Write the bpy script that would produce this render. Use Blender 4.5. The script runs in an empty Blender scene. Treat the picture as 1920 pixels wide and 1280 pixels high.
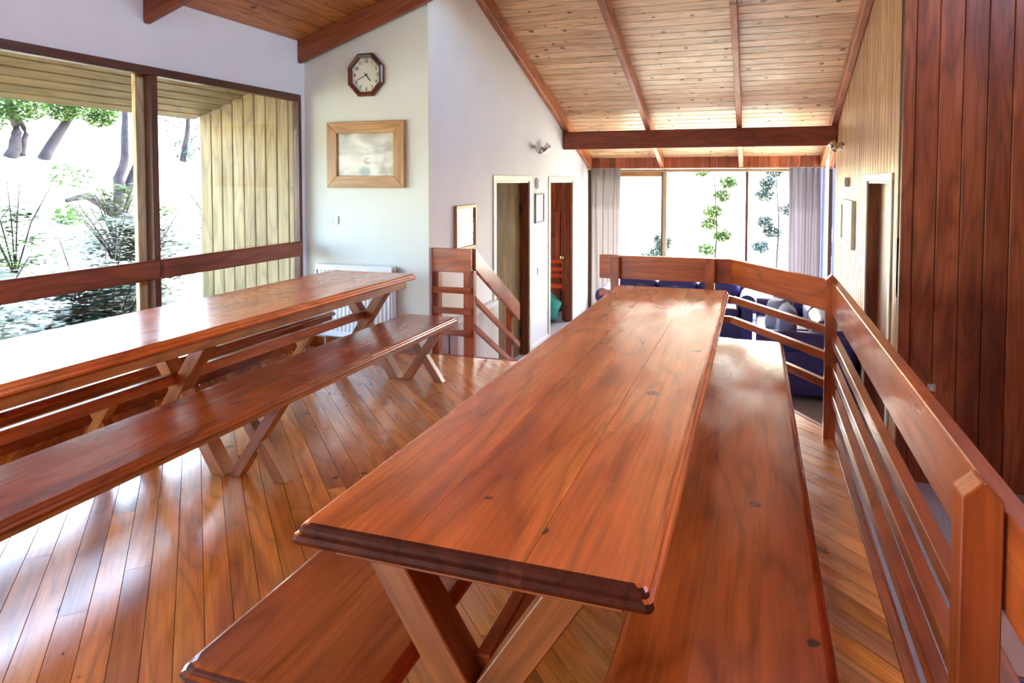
import bpy, bmesh, math, random
from mathutils import Vector, Matrix
random.seed(7)
R = math.radians
sc = bpy.context.scene
COL = sc.collection

# ------------------------------------------------------------------ camera, world, light, exposure
f_px, W_px, H_px = 1314.0, 1920.0, 1280.0
yaw, pitch, CH = R(19.2), R(2.4), 1.427
cam = bpy.data.cameras.new('camera'); co = bpy.data.objects.new('camera', cam); COL.objects.link(co)
cam.sensor_fit = 'HORIZONTAL'; cam.sensor_width = 36.0
cam.lens = f_px / W_px * 36.0
cam.shift_x = 0.0
cam.shift_y = -(640.0 - (340 + f_px * math.tan(pitch))) / W_px
cam.clip_start = 0.02; cam.clip_end = 300
co.location = (0, 0, CH)
co.rotation_euler = (R(90) - pitch, 0, yaw)
sc.camera = co

world = bpy.data.worlds.new('world'); sc.world = world; world.use_nodes = True
wn = world.node_tree; wn.nodes.clear()
wo = wn.nodes.new('ShaderNodeOutputWorld'); bg = wn.nodes.new('ShaderNodeBackground')
sky = wn.nodes.new('ShaderNodeTexSky'); sky.sky_type = 'NISHITA'
sky.sun_disc = False; sky.sun_elevation = R(38); sky.sun_rotation = R(3); sky.air_density = 1.0; sky.dust_density = 2.4; sky.ozone_density = 1.6
bg.inputs['Strength'].default_value = 0.62
wn.links.new(sky.outputs[0], bg.inputs['Color']); wn.links.new(bg.outputs[0], wo.inputs['Surface'])

sun = bpy.data.lights.new('sun', 'SUN'); sun.energy = 3.4; sun.angle = R(0.6); sun.color = (1.0, 0.95, 0.86)
so = bpy.data.objects.new('sun', sun); COL.objects.link(so)
sdir = Vector((0.04, 0.80, 0.64)).normalized()
so.rotation_euler = sdir.to_track_quat('Z', 'Y').to_euler(); so.location = (5, 20, 20)

def portal(name, loc, normal, w, h):
    l = bpy.data.lights.new(name, 'AREA'); l.shape = 'RECTANGLE'; l.size = w; l.size_y = h
    l.cycles.is_portal = True
    o = bpy.data.objects.new(name, l); COL.objects.link(o); o.location = loc
    o.rotation_euler = (-Vector(normal)).to_track_quat('Z', 'Y').to_euler()
portal('window_portal', (-3.85, 1.6, 1.2), (1, 0, 0), 7.2, 2.1)
portal('window_portal', (-0.8, 11.05, 0.55), (0, -1, 0), 3.6, 2.2)
portal('window_portal', (1.05, 10.15, 0.55), (-1, 0, 0), 1.5, 2.3)
portal('window_portal', (-2.8, -3.15, 1.65), (0, 1, 0), 1.5, 2.0)  # portal of the added rear window
portal('window_portal', (2.75, 3.2, 3.80), (-1, 0, 0), 3.8, 1.6)  # portal of the added hall clerestory

sc.view_settings.view_transform = 'Standard'; sc.view_settings.look = 'None'
sc.view_settings.gamma = 1.0; sc.view_settings.use_curve_mapping = False
sc.view_settings.exposure = 2.62
cy = sc.cycles
cy.use_denoising = True
try: cy.denoiser = 'OPENIMAGEDENOISE'
except Exception: pass
cy.adaptive_threshold = 0.03; cy.max_bounces = 8; cy.diffuse_bounces = 4; cy.glossy_bounces = 3; cy.transmission_bounces = 6; cy.transparent_max_bounces = 12
cy.sample_clamp_indirect = 12.0; cy.caustics_reflective = False; cy.caustics_refractive = False

# ------------------------------------------------------------------ materials
def nt(name):
    m = bpy.data.materials.new(name); m.use_nodes = True
    t = m.node_tree; b = t.nodes['Principled BSDF']
    return m, t, b
def N(t, kind, **kw):
    n = t.nodes.new(kind)
    for k, v in kw.items():
        if hasattr(n, k): setattr(n, k, v)
        else: n.inputs[k.replace('_', ' ')].default_value = v
    return n
def ramp(t, stops):
    n = t.nodes.new('ShaderNodeValToRGB'); e = n.color_ramp.elements
    while len(e) < len(stops): e.new(0.5)
    for i, (p, c) in enumerate(stops):
        e[i].position = p; e[i].color = (c[0], c[1], c[2], 1) if isinstance(c, (tuple, list)) else (c, c, c, 1)
    return n
def mixc(t, fac, a, b, mode='MIX'):
    n = t.nodes.new('ShaderNodeMix'); n.data_type = 'RGBA'; n.blend_type = mode
    for i, v in ((0, fac), (6, a), (7, b)):
        if hasattr(v, 'links'): t.links.new(v, n.inputs[i])
        elif i == 0: n.inputs[0].default_value = v
        else: n.inputs[i].default_value = (v[0], v[1], v[2], 1)
    return n.outputs[2]
def math_(t, op, a, b=None, clamp=False):
    n = t.nodes.new('ShaderNodeMath'); n.operation = op; n.use_clamp = clamp
    for i, v in ((0, a), (1, b)):
        if v is None: continue
        if hasattr(v, 'links'): t.links.new(v, n.inputs[i])
        else: n.inputs[i].default_value = v
    return n.outputs[0]

def plain(name, col, rough=0.6, metal=0.0, noise=0.0, scale=8.0, bump=0.0, spec=0.5, coat=0.0):
    m, t, b = nt(name)
    b.inputs['Base Color'].default_value = (*col, 1); b.inputs['Roughness'].default_value = rough
    b.inputs['Metallic'].default_value = metal; b.inputs['Specular IOR Level'].default_value = spec
    b.inputs['Coat Weight'].default_value = coat
    tc = N(t, 'ShaderNodeTexCoord')
    if noise:
        n = N(t, 'ShaderNodeTexNoise', Scale=scale, Detail=5.0); t.links.new(tc.outputs['Object'], n.inputs['Vector'])
        c = ramp(t, [(0.3, tuple(x * (1 - noise) for x in col)), (0.7, tuple(min(1, x * (1 + noise)) for x in col))])
        t.links.new(n.outputs[0], c.inputs[0]); t.links.new(c.outputs[0], b.inputs['Base Color'])
    if bump:
        n2 = N(t, 'ShaderNodeTexNoise', Scale=scale * 12, Detail=3.0); t.links.new(tc.outputs['Object'], n2.inputs['Vector'])
        bp = N(t, 'ShaderNodeBump', Strength=bump, Distance=0.01); t.links.new(n2.outputs[0], bp.inputs['Height'])
        t.links.new(bp.outputs[0], b.inputs['Normal'])
    return m

def wood(name, light, mid, dark, rough=0.35, knots=0.5, knot_scale=3.0, tone=0.25, coat=0.0, wear=0.0, ring=5.0, bump=0.0, spec=0.5, spread=0.0, scuff=None, coatr=0.12, knotcol=(0.03, 0.010, 0.004)):
    """grain runs along the local X axis of every board; each object gets its own offset and tone"""
    m, t, b = nt(name)
    L = t.links.new
    tc = N(t, 'ShaderNodeTexCoord'); oi = N(t, 'ShaderNodeObjectInfo')
    off = t.nodes.new('ShaderNodeCombineXYZ')
    L(math_(t, 'MULTIPLY', oi.outputs['Random'], 41.0), off.inputs[0]); L(math_(t, 'MULTIPLY', oi.outputs['Random'], 17.0), off.inputs[1]); L(math_(t, 'MULTIPLY', oi.outputs['Random'], 5.0), off.inputs[2])
    add = t.nodes.new('ShaderNodeVectorMath'); add.operation = 'ADD'
    L(tc.outputs['Object'], add.inputs[0]); L(off.outputs[0], add.inputs[1]); P = add.outputs[0]
    def mp(sx, sy, sz):
        n = N(t, 'ShaderNodeMapping'); n.inputs['Scale'].default_value = (sx, sy, sz); L(P, n.inputs[0]); return n.outputs[0]
    # large soft figure
    n1 = N(t, 'ShaderNodeTexNoise', Scale=1.0, Detail=3.0, Roughness=0.55); L(mp(1.1, 7, 7), n1.inputs['Vector'])
    # growth rings, cathedral figure
    wv = N(t, 'ShaderNodeTexNoise', Scale=1.0, Detail=1.0); L(mp(0.9, ring, ring), wv.inputs['Vector'])
    rings = math_(t, 'PINGPONG', math_(t, 'MULTIPLY', wv.outputs[0], 16.0), 1.0)
    # fine fibres
    n2 = N(t, 'ShaderNodeTexNoise', Scale=1.0, Detail=2.0, Roughness=0.75); L(mp(2.6, 75, 75), n2.inputs['Vector'])
    c1 = ramp(t, [(0.25, dark), (0.5, mid), (0.78, light)]); L(n1.outputs[0], c1.inputs[0])
    rr = ramp(t, [(0.0, 0.62), (0.35, 0.95), (1.0, 1.08)]); L(rings, rr.inputs[0])
    c = mixc(t, 0.75, c1.outputs[0], rr.outputs[0], 'MULTIPLY')
    fr = ramp(t, [(0.30, 0.58), (0.62, 1.12)]); L(n2.outputs[0], fr.inputs[0])
    c = mixc(t, 0.6, c, fr.outputs[0], 'MULTIPLY')
    # per board tone
    tn = ramp(t, [(0.0, (1 - tone, 1 - tone * 1.15, 1 - tone * 1.3)), (0.5, (1, 1, 1)), (1.0, (1 + tone * .6, 1 + tone * .7, 1 + tone * .7))])
    L(oi.outputs['Random'], tn.inputs[0]); c = mixc(t, 1.0, c, tn.outputs[0], 'MULTIPLY')
    if knots:
        wob = N(t, 'ShaderNodeTexNoise', Scale=14.0, Detail=2.0); L(P, wob.inputs['Vector'])
        va = t.nodes.new('ShaderNodeVectorMath'); va.operation = 'MULTIPLY_ADD'; va.inputs[1].default_value = (0.05, 0.05, 0)
        L(wob.outputs['Color'], va.inputs[0]); L(P, va.inputs[2])
        v = N(t, 'ShaderNodeTexVoronoi', voronoi_dimensions='2D', Scale=knot_scale); L(va.outputs[0], v.inputs['Vector'])
        sep = t.nodes.new('ShaderNodeSeparateColor'); L(v.outputs['Color'], sep.inputs[0])
        # size varies per cell; most cells have none
        size = math_(t, 'MULTIPLY', math_(t, 'SUBTRACT', sep.outputs[0], 1 - knots, True), 0.09 / max(knots, .05) * knot_scale / 3.0)
        d = math_(t, 'SUBTRACT', size, v.outputs['Distance'])
        k = math_(t, 'MULTIPLY', d, 60.0 / knot_scale * 3, True)
        halo = math_(t, 'MULTIPLY', math_(t, 'ADD', d, 0.05), 6.0, True)
        has = math_(t, 'GREATER_THAN', size, 0.004)
        c = mixc(t, math_(t, 'MULTIPLY', math_(t, 'MULTIPLY', halo, has), 0.35), c, dark)
        c = mixc(t, math_(t, 'MULTIPLY', math_(t, 'MULTIPLY', k, has), 0.85), c, knotcol)
    rg = ramp(t, [(0.3, max(0.03, rough - .06 - spread)), (0.75, rough + .10 + spread)])
    n3 = N(t, 'ShaderNodeTexNoise', Scale=1.0, Detail=1.0); L(mp(2.5, 6, 6), n3.inputs['Vector']); L(n3.outputs[0], rg.inputs[0])
    rough_out = rg.outputs[0]
    if wear:
        n4 = N(t, 'ShaderNodeTexNoise', Scale=1.0, Detail=3.0, Roughness=0.75); L(mp(14, 90, 90), n4.inputs['Vector'])
        wr = ramp(t, [(0.66, 0.0), (0.76, wear)]); L(n4.outputs[0], wr.inputs[0])
        c = mixc(t, wr.outputs[0], c, tuple(min(1, x * 1.5 + .12) for x in light))
    if scuff:
        sx = t.nodes.new('ShaderNodeSeparateXYZ'); L(tc.outputs['Object'], sx.inputs[0])
        band = math_(t, 'SUBTRACT', 1.0, math_(t, 'DIVIDE', math_(t, 'ABSOLUTE', math_(t, 'SUBTRACT', sx.outputs[0], scuff[0])), scuff[1]), True)
        n6 = N(t, 'ShaderNodeTexNoise', Scale=30.0, Detail=6.0, Roughness=0.7, Distortion=0.6); L(tc.outputs['Object'], n6.inputs['Vector'])
        sc_ = math_(t, 'MULTIPLY', math_(t, 'SUBTRACT', math_(t, 'ADD', n6.outputs[0], math_(t, 'MULTIPLY', band, 0.16)), 0.68), 14.0, True)
        c = mixc(t, math_(t, 'MULTIPLY', sc_, math_(t, 'MULTIPLY', band, 1.6, True)), c, (0.72, 0.66, 0.62))
    L(c, b.inputs['Base Color']); L(rough_out, b.inputs['Roughness'])
    b.inputs['Coat Weight'].default_value = coat; b.inputs['Coat Roughness'].default_value = coatr
    b.inputs['Specular IOR Level'].default_value = spec
    if bump:
        n5 = N(t, 'ShaderNodeTexNoise', Scale=1.0, Detail=2.0); L(mp(1.5, 14, 14), n5.inputs['Vector'])
        bp = N(t, 'ShaderNodeBump', Strength=bump, Distance=0.004); L(n5.outputs[0], bp.inputs['Height']); L(bp.outputs[0], b.inputs['Normal'])
    return m

M = {}
M['table'] = wood('table_pine', (0.90, 0.250, 0.045), (0.80, 0.170, 0.025), (0.50, 0.080, 0.012), rough=0.26, knots=0.30, knot_scale=3.2, tone=0.05, coat=0.25, wear=0.35)
M['bench'] = wood('bench_pine', (0.62, 0.150, 0.026), (0.46, 0.092, 0.014), (0.24, 0.038, 0.007), rough=0.22, knots=0.22, knot_scale=3.2, tone=0.12, coat=0.5, wear=0.3)
M['edge'] = wood('end_grain', (0.20, 0.040, 0.012), (0.11, 0.020, 0.007), (0.05, 0.009, 0.004), rough=0.55, knots=0, tone=0.1, spec=0.15)
M['leg'] = wood('leg_pine', (0.52, 0.185, 0.046), (0.40, 0.120, 0.027), (0.25, 0.062, 0.014), rough=0.35, knots=0.1, tone=0.25, coat=0.2)
M['floor'] = wood('floor_pine', (0.95, 0.385, 0.070), (0.84, 0.265, 0.038), (0.52, 0.120, 0.016), rough=0.30, knots=0.26, knot_scale=4.0, tone=0.34, coat=1.0, coatr=0.19, bump=0.2, spread=.05)
M['edgeboard'] = wood('edge_board_timber', (0.50, 0.120, 0.028), (0.38, 0.078, 0.016), (0.22, 0.036, 0.008), rough=0.4, knots=0, tone=0.1)
M['postend'] = wood('post_end_grain', (0.42, 0.36, 0.26), (0.34, 0.28, 0.19), (0.22, 0.17, 0.11), rough=0.6, knots=0, spec=0.3)
M['rail'] = wood('rail_timber', (0.60, 0.145, 0.030), (0.45, 0.090, 0.017), (0.24, 0.038, 0.009), rough=0.33, knots=0.05, tone=0.15, coat=0.25, wear=0.2)
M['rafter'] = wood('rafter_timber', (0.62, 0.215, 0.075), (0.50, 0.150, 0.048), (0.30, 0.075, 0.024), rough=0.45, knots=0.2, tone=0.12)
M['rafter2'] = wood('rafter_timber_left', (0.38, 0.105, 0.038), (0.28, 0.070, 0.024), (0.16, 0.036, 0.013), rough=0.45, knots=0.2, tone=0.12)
M['bench_scuffed'] = wood('bench_pine_scuffed', (0.62, 0.150, 0.026), (0.46, 0.092, 0.014), (0.24, 0.038, 0.007), rough=0.20, knots=0.22, knot_scale=3.2, tone=0.12, coat=0.0, spec=0.35, wear=0.3, scuff=(1.35, .5))
M['beam'] = wood('beam_timber', (0.36, 0.090, 0.035), (0.27, 0.058, 0.022), (0.16, 0.030, 0.012), rough=0.45, knots=0.15, tone=0.1)
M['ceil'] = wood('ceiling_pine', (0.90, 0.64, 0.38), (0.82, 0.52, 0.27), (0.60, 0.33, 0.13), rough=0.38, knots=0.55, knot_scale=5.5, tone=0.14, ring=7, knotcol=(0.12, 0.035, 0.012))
M['ceil_shaded'] = wood('ceiling_pine_shaded', (0.66, 0.300, 0.085), (0.54, 0.210, 0.052), (0.34, 0.110, 0.026), rough=0.38, knots=0.4, knot_scale=4.5, tone=0.16, ring=7, knotcol=(0.07, 0.02, 0.008))  # same pine as the right ceiling, its dimmer light put into the colour
M['cedar'] = wood('cedar_boards', (0.50, 0.150, 0.055), (0.36, 0.090, 0.031), (0.19, 0.042, 0.015), rough=0.4, knots=0, tone=0.34)
M['oak'] = wood('wall_boards', (0.70, 0.44, 0.21), (0.56, 0.30, 0.125), (0.36, 0.16, 0.055), rough=0.4, knots=0, tone=0.18)
M['ext'] = wood('exterior_boards', (0.50, 0.36, 0.17), (0.42, 0.285, 0.12), (0.30, 0.185, 0.07), rough=0.6, knots=0, tone=0.10)
M['pale_lit_post'] = wood('pale_lit_post_wood', (0.88, 0.70, 0.42), (0.80, 0.60, 0.32), (0.62, 0.42, 0.2), rough=0.5, knots=0)  # pale timber, made paler still to carry sunlight in its colour
M['frame'] = wood('window_frame_wood', (0.17, 0.050, 0.022), (0.11, 0.030, 0.014), (0.06, 0.016, 0.008), rough=0.4, knots=0, tone=0.1)
M['darkroom'] = wood('inner_door_wood', (0.20, 0.105, 0.030), (0.15, 0.075, 0.020), (0.09, 0.042, 0.011), rough=0.7, knots=0, tone=0.1, spec=0.1)
M['doorred'] = wood('red_brown_door', (0.36, 0.115, 0.040), (0.26, 0.070, 0.022), (0.15, 0.035, 0.012), rough=0.4, knots=0, tone=0.15)
M['oakframe'] = wood('picture_frame_wood', (0.62, 0.34, 0.12), (0.52, 0.25, 0.075), (0.36, 0.15, 0.04), rough=0.4, knots=0, tone=0.1, ring=9)
M['clockwood'] = wood('clock_wood', (0.20, 0.045, 0.018), (0.13, 0.028, 0.012), (0.07, 0.015, 0.008), rough=0.3, knots=0, coat=0.4)
M['cream'] = plain('cream_paint', (0.74, 0.70, 0.56), 0.4)
M['yellow'] = plain('yellow_timber_paint', (0.55, 0.42, 0.20), 0.5)
M['wall'] = plain('white_plaster', (0.79, 0.775, 0.79), 0.75, noise=0.02, scale=3, bump=0.04)
M['beige'] = plain('warm_white_plaster', (0.78, 0.79, 0.70), 0.75, noise=0.02, scale=3, bump=0.04)
M['white'] = plain('white_enamel', (0.85, 0.85, 0.84), 0.3)
M['plastic'] = plain('white_plastic', (0.62, 0.60, 0.52), 0.35)
M['carpet'] = plain('grey_carpet', (0.44, 0.44, 0.50), 0.95, noise=0.15, scale=40, bump=0.3)
M['sub'] = plain('gap_dark', (0.05, 0.02, 0.01), 0.9)
M['leather'] = plain('blue_leather', (0.045, 0.040, 0.19), 0.48, noise=0.2, scale=5, bump=0.05, coat=0.1)
M['cushion'] = plain('grey_blue_cloth', (0.24, 0.27, 0.42), 0.85, noise=0.12, scale=20, bump=0.1)
M['chrome'] = plain('chrome', (0.72, 0.70, 0.66), 0.12, metal=1.0)
M['black'] = plain('black_metal', (0.02, 0.02, 0.02), 0.35)
M['dark'] = plain('dark_ink', (0.03, 0.03, 0.03), 0.6)
M['ink'] = plain('grey_ink', (0.25, 0.25, 0.26), 0.7)
M['paper'] = plain('paper', (0.82, 0.83, 0.80), 0.5)
M['face'] = plain('clock_face', (0.78, 0.80, 0.66), 0.4)
M['pink'] = plain('pale_pink_cloth', (0.62, 0.44, 0.42), 0.9, noise=0.06, scale=12, bump=0.1)
M['blue'] = plain('bright_blue_cloth', (0.02, 0.07, 0.42), 0.85)
M['green'] = plain('green_cloth', (0.05, 0.35, 0.25), 0.9)
M['orange'] = plain('orange_timber', (0.80, 0.16, 0.03), 0.4)
M['brass'] = plain('brass', (0.60, 0.45, 0.2), 0.25, metal=1.0)
M['bark'] = plain('bark', (0.045, 0.034, 0.040), 0.95, noise=0.5, scale=5, bump=0.6)
M['soil'] = plain('dry_leaf_ground', (0.62, 0.60, 0.45), 0.95, noise=0.25, scale=1.5, bump=0.4)

def leafmat(name, col, trans=0.35):
    m, t, b = nt(name)
    oi = N(t, 'ShaderNodeTexCoord'); n = N(t, 'ShaderNodeTexNoise', Scale=2.5, Detail=3.0); t.links.new(oi.outputs['Object'], n.inputs['Vector'])
    c = ramp(t, [(0.3, tuple(x * .6 for x in col)), (0.7, tuple(min(1, x * 1.4) for x in col))]); t.links.new(n.outputs[0], c.inputs[0])
    t.links.new(c.outputs[0], b.inputs['Base Color']); b.inputs['Roughness'].default_value = 0.55
    tr = N(t, 'ShaderNodeBsdfTranslucent'); t.links.new(c.outputs[0], tr.inputs['Color'])
    mx = N(t, 'ShaderNodeMixShader'); mx.inputs[0].default_value = trans
    t.links.new(b.outputs[0], mx.inputs[1]); t.links.new(tr.outputs[0], mx.inputs[2])
    t.links.new(mx.outputs[0], t.nodes['Material Output'].inputs['Surface'])
    return m
M['leaf'] = leafmat('leaf_green', (0.065, 0.140, 0.028))
M['leaf2'] = leafmat('leaf_grey_green', (0.055, 0.095, 0.070))
M['leaf3'] = leafmat('leaf_bluish', (0.055, 0.10, 0.10))

def glassmat():
    m = bpy.data.materials.new('window_glass'); m.use_nodes = True; t = m.node_tree; t.nodes.clear()
    o = N(t, 'ShaderNodeOutputMaterial'); tr = N(t, 'ShaderNodeBsdfTransparent'); gl = N(t, 'ShaderNodeBsdfGlossy'); gl.inputs['Roughness'].default_value = 0.02
    tr.inputs[0].default_value = (0.96, 0.98, 0.97, 1)
    fr = N(t, 'ShaderNodeFresnel'); ge = N(t, 'ShaderNodeNewGeometry')   # thin pane: same reflectance from both faces
    t.links.new(math_(t, 'SUBTRACT', 1.45, math_(t, 'MULTIPLY', ge.outputs['Backfacing'], 1.45 - 1 / 1.45)), fr.inputs['IOR'])
    mx = N(t, 'ShaderNodeMixShader'); t.links.new(fr.outputs[0], mx.inputs[0]); t.links.new(tr.outputs[0], mx.inputs[1]); t.links.new(gl.outputs[0], mx.inputs[2])
    t.links.new(mx.outputs[0], o.inputs[0]); return m
M['glass'] = glassmat()

def curtainmat(name, col):
    m, t, b = nt(name)
    b.inputs['Base Color'].default_value = (*col, 1); b.inputs['Roughness'].default_value = 0.9
    tr = N(t, 'ShaderNodeBsdfTranslucent'); tr.inputs['Color'].default_value = (*col, 1)
    mx = N(t, 'ShaderNodeMixShader'); mx.inputs[0].default_value = 0.18
    t.links.new(b.outputs[0], mx.inputs[1]); t.links.new(tr.outputs[0], mx.inputs[2]); t.links.new(mx.outputs[0], t.nodes['Material Output'].inputs['Surface'])
    return m
M['curtain'] = curtainmat('grey_curtain', (0.24, 0.21, 0.20))
M['curtain3'] = curtainmat('mauve_curtain', (0.185, 0.160, 0.18))
M['curtain2'] = curtainmat('lilac_curtain', (0.16, 0.17, 0.32))

def artmat(kind):
    m, t, b = nt('print_' + kind); L = t.links.new
    tc = N(t, 'ShaderNodeTexCoord'); b.inputs['Roughness'].default_value = 0.15
    if kind == 'misty':
        mp = N(t, 'ShaderNodeMapping'); mp.inputs['Scale'].default_value = (2.2, 1, 4.5); mp.inputs['Rotation'].default_value = (0, R(25), 0); L(tc.outputs['Object'], mp.inputs[0])
        n = N(t, 'ShaderNodeTexNoise', Scale=1.6, Detail=3.0, Distortion=0.8); L(mp.outputs[0], n.inputs['Vector'])
        c = ramp(t, [(0.32, (0.30, 0.29, 0.24)), (0.45, (0.50, 0.44, 0.36)), (0.55, (0.66, 0.62, 0.52)), (0.7, (0.74, 0.74, 0.66))]); L(n.outputs[0], c.inputs[0])
        def blob(cx, cz, sx, sz, edge):
            mm = N(t, 'ShaderNodeMapping'); mm.inputs['Location'].default_value = (-cx / sx, 0, -cz / sz); mm.inputs['Scale'].default_value = (1 / sx, 0, 1 / sz); L(tc.outputs['Object'], mm.inputs[0])
            nn = N(t, 'ShaderNodeTexNoise', Scale=18.0, Detail=3.0); L(tc.outputs['Object'], nn.inputs['Vector'])
            ln = t.nodes.new('ShaderNodeVectorMath'); ln.operation = 'LENGTH'; L(mm.outputs[0], ln.inputs[0])
            q = math_(t, 'ADD', ln.outputs['Value'], math_(t, 'MULTIPLY', nn.outputs[0], edge))
            return math_(t, 'MULTIPLY', math_(t, 'SUBTRACT', 1.0 + edge * .5, q), 2.0, True)
        cc = mixc(t, blob(-.01, -.15, .07, .06, .5), c.outputs[0], (0.33, 0.36, 0.33))
        cc = mixc(t, blob(0.02, -.055, .05, .035, .9), cc, (0.42, 0.30, 0.25))
        cc = mixc(t, blob(0.05, -.05, .05, .018, .8), cc, (0.80, 0.70, 0.58))
        L(cc, b.inputs['Base Color'])
    elif kind == 'snow':
        n = N(t, 'ShaderNodeTexNoise', Scale=14.0, Detail=6.0, Distortion=1.5); L(tc.outputs['Object'], n.inputs['Vector'])
        c = ramp(t, [(0.42, (0.12, 0.13, 0.13)), (0.50, (0.55, 0.56, 0.56)), (0.58, (0.85, 0.85, 0.84))]); L(n.outputs[0], c.inputs[0]); L(c.outputs[0], b.inputs['Base Color'])
    return m
M['misty'] = artmat('misty'); M['snow'] = artmat('snow')

# ------------------------------------------------------------------ helpers
def tag(o, label=None, cat=None, group=None, kind=None):
    if label: o['label'] = label
    if cat: o['category'] = cat
    if group: o['group'] = group
    if kind: o['kind'] = kind
    return o
def empty(name, loc=(0, 0, 0), rz=0.0, **kw):
    o = bpy.data.objects.new(name, None); COL.objects.link(o); o.location = loc; o.rotation_euler = (0, 0, rz)
    o.empty_display_size = 0.1
    return tag(o, **kw)
def wm(o):
    m = o.matrix_basis.copy()
    while o.parent: o = o.parent; m = o.matrix_basis @ m
    return m
def link(name, mesh, mat=None, parent=None, mw=None, local=None):
    """mw: world matrix; local: matrix relative to the parent"""
    o = bpy.data.objects.new(name, mesh); COL.objects.link(o)
    if mat is not None and len(mesh.materials) == 0:
        for mm in (mat if isinstance(mat, (list, tuple)) else [mat]): mesh.materials.append(mm)
    if parent: o.parent = parent
    if local is not None: o.matrix_basis = local
    elif mw is not None: o.matrix_basis = (wm(parent).inverted() @ mw) if parent else mw
    elif parent: o.matrix_basis = wm(parent).inverted()
    return o
def T(x, y, z): return Matrix.Translation((x, y, z))
_cache = {}
def box_mesh(l, w, t, bev=0.003, mat=None, seg=1):
    key = (round(l, 4), round(w, 4), round(t, 4), bev, mat, seg)
    if key in _cache: return _cache[key]
    bm = bmesh.new(); bmesh.ops.create_cube(bm, size=1.0)
    bmesh.ops.scale(bm, vec=(l, w, t), verts=bm.verts)
    if bev: bmesh.ops.bevel(bm, geom=bm.edges[:], offset=min(bev, min(l, w, t) * .45), segments=seg, affect='EDGES', profile=0.5)
    me = bpy.data.meshes.new('board'); bm.to_mesh(me); bm.free()
    if mat: me.materials.append(M[mat])
    _cache[key] = me
    return me
def basis(ex, ez, c):
    ex = Vector(ex).normalized(); ez = Vector(ez); ez = (ez - ex * ez.dot(ex)).normalized(); ey = ez.cross(ex)
    m = Matrix((ex, ey, ez)).transposed().to_4x4(); m.translation = Vector(c); return m
def bar(name, p0, p1, w, t, mat, parent=None, nrm=(0, 0, 1), bev=0.003):
    """board from p0 to p1; w = width, t = thickness along nrm"""
    p0, p1 = Vector(p0), Vector(p1)
    return link(name, box_mesh((p1 - p0).length, w, t, bev, mat), None, parent, basis(p1 - p0, nrm, (p0 + p1) / 2))
def box(name, lo, hi, mat, parent=None, bev=0.003, axis=None):
    """axis-aligned board; its long side becomes the grain direction"""
    lo, hi = Vector(lo), Vector(hi); s = hi - lo; c = (lo + hi) / 2
    o = sorted(range(3), key=lambda i: -s[i])
    if axis is not None: o = [axis] + [i for i in o if i != axis]
    E = [Vector((1, 0, 0)), Vector((0, 1, 0)), Vector((0, 0, 1))]
    return link(name, box_mesh(s[o[0]], s[o[1]], s[o[2]], bev, mat), None, parent, basis(E[o[0]], E[o[2]], c))
def mesh_from(bm, smooth=False, angle=None):
    me = bpy.data.meshes.new('mesh')
    bmesh.ops.recalc_face_normals(bm, faces=bm.faces)
    bm.to_mesh(me); bm.free()
    if smooth:
        for p in me.polygons: p.use_smooth = True
        if angle:
            try: me.set_sharp_from_angle(angle=angle)
            except Exception: pass
    return me
def add_box(bm, lo, hi, mat_i=0, rot=None):
    lo, hi = Vector(lo), Vector(hi)
    r = bmesh.ops.create_cube(bm, size=1.0); vs = r['verts']
    bmesh.ops.scale(bm, vec=hi - lo, verts=vs); bmesh.ops.translate(bm, vec=(lo + hi) / 2, verts=vs)
    return vs
def add_tube(bm, p0, p1, r0, r1=None, n=12, caps=True):
    r1 = r0 if r1 is None else r1
    p0, p1 = Vector(p0), Vector(p1); d = p1 - p0
    r = bmesh.ops.create_cone(bm, cap_ends=caps, segments=n, radius1=r0, radius2=r1, depth=d.length)
    m = d.to_track_quat('Z', 'Y').to_matrix().to_4x4(); m.translation = (p0 + p1) / 2
    bmesh.ops.transform(bm, matrix=m, verts=r['verts']); return r['verts']
def tube(name, p0, p1, r0, mat, parent=None, r1=None, n=14):
    bm = bmesh.new(); c = Vector(p0); add_tube(bm, Vector((0, 0, 0)), Vector(p1) - c, r0, r1, n)
    return link(name, mesh_from(bm, True, R(40)), M[mat], parent, T(*c))
def prism(pts, z0, z1, bev=0.0):
    bm = bmesh.new(); vs = [bm.verts.new((x, y, z0)) for x, y in pts]; fc = bm.faces.new(vs)
    r = bmesh.ops.extrude_face_region(bm, geom=[fc]); bmesh.ops.translate(bm, vec=(0, 0, z1 - z0), verts=[v for v in r['geom'] if isinstance(v, bmesh.types.BMVert)])
    if bev: bmesh.ops.bevel(bm, geom=bm.edges[:], offset=bev, segments=1, affect='EDGES')
    return mesh_from(bm)
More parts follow.
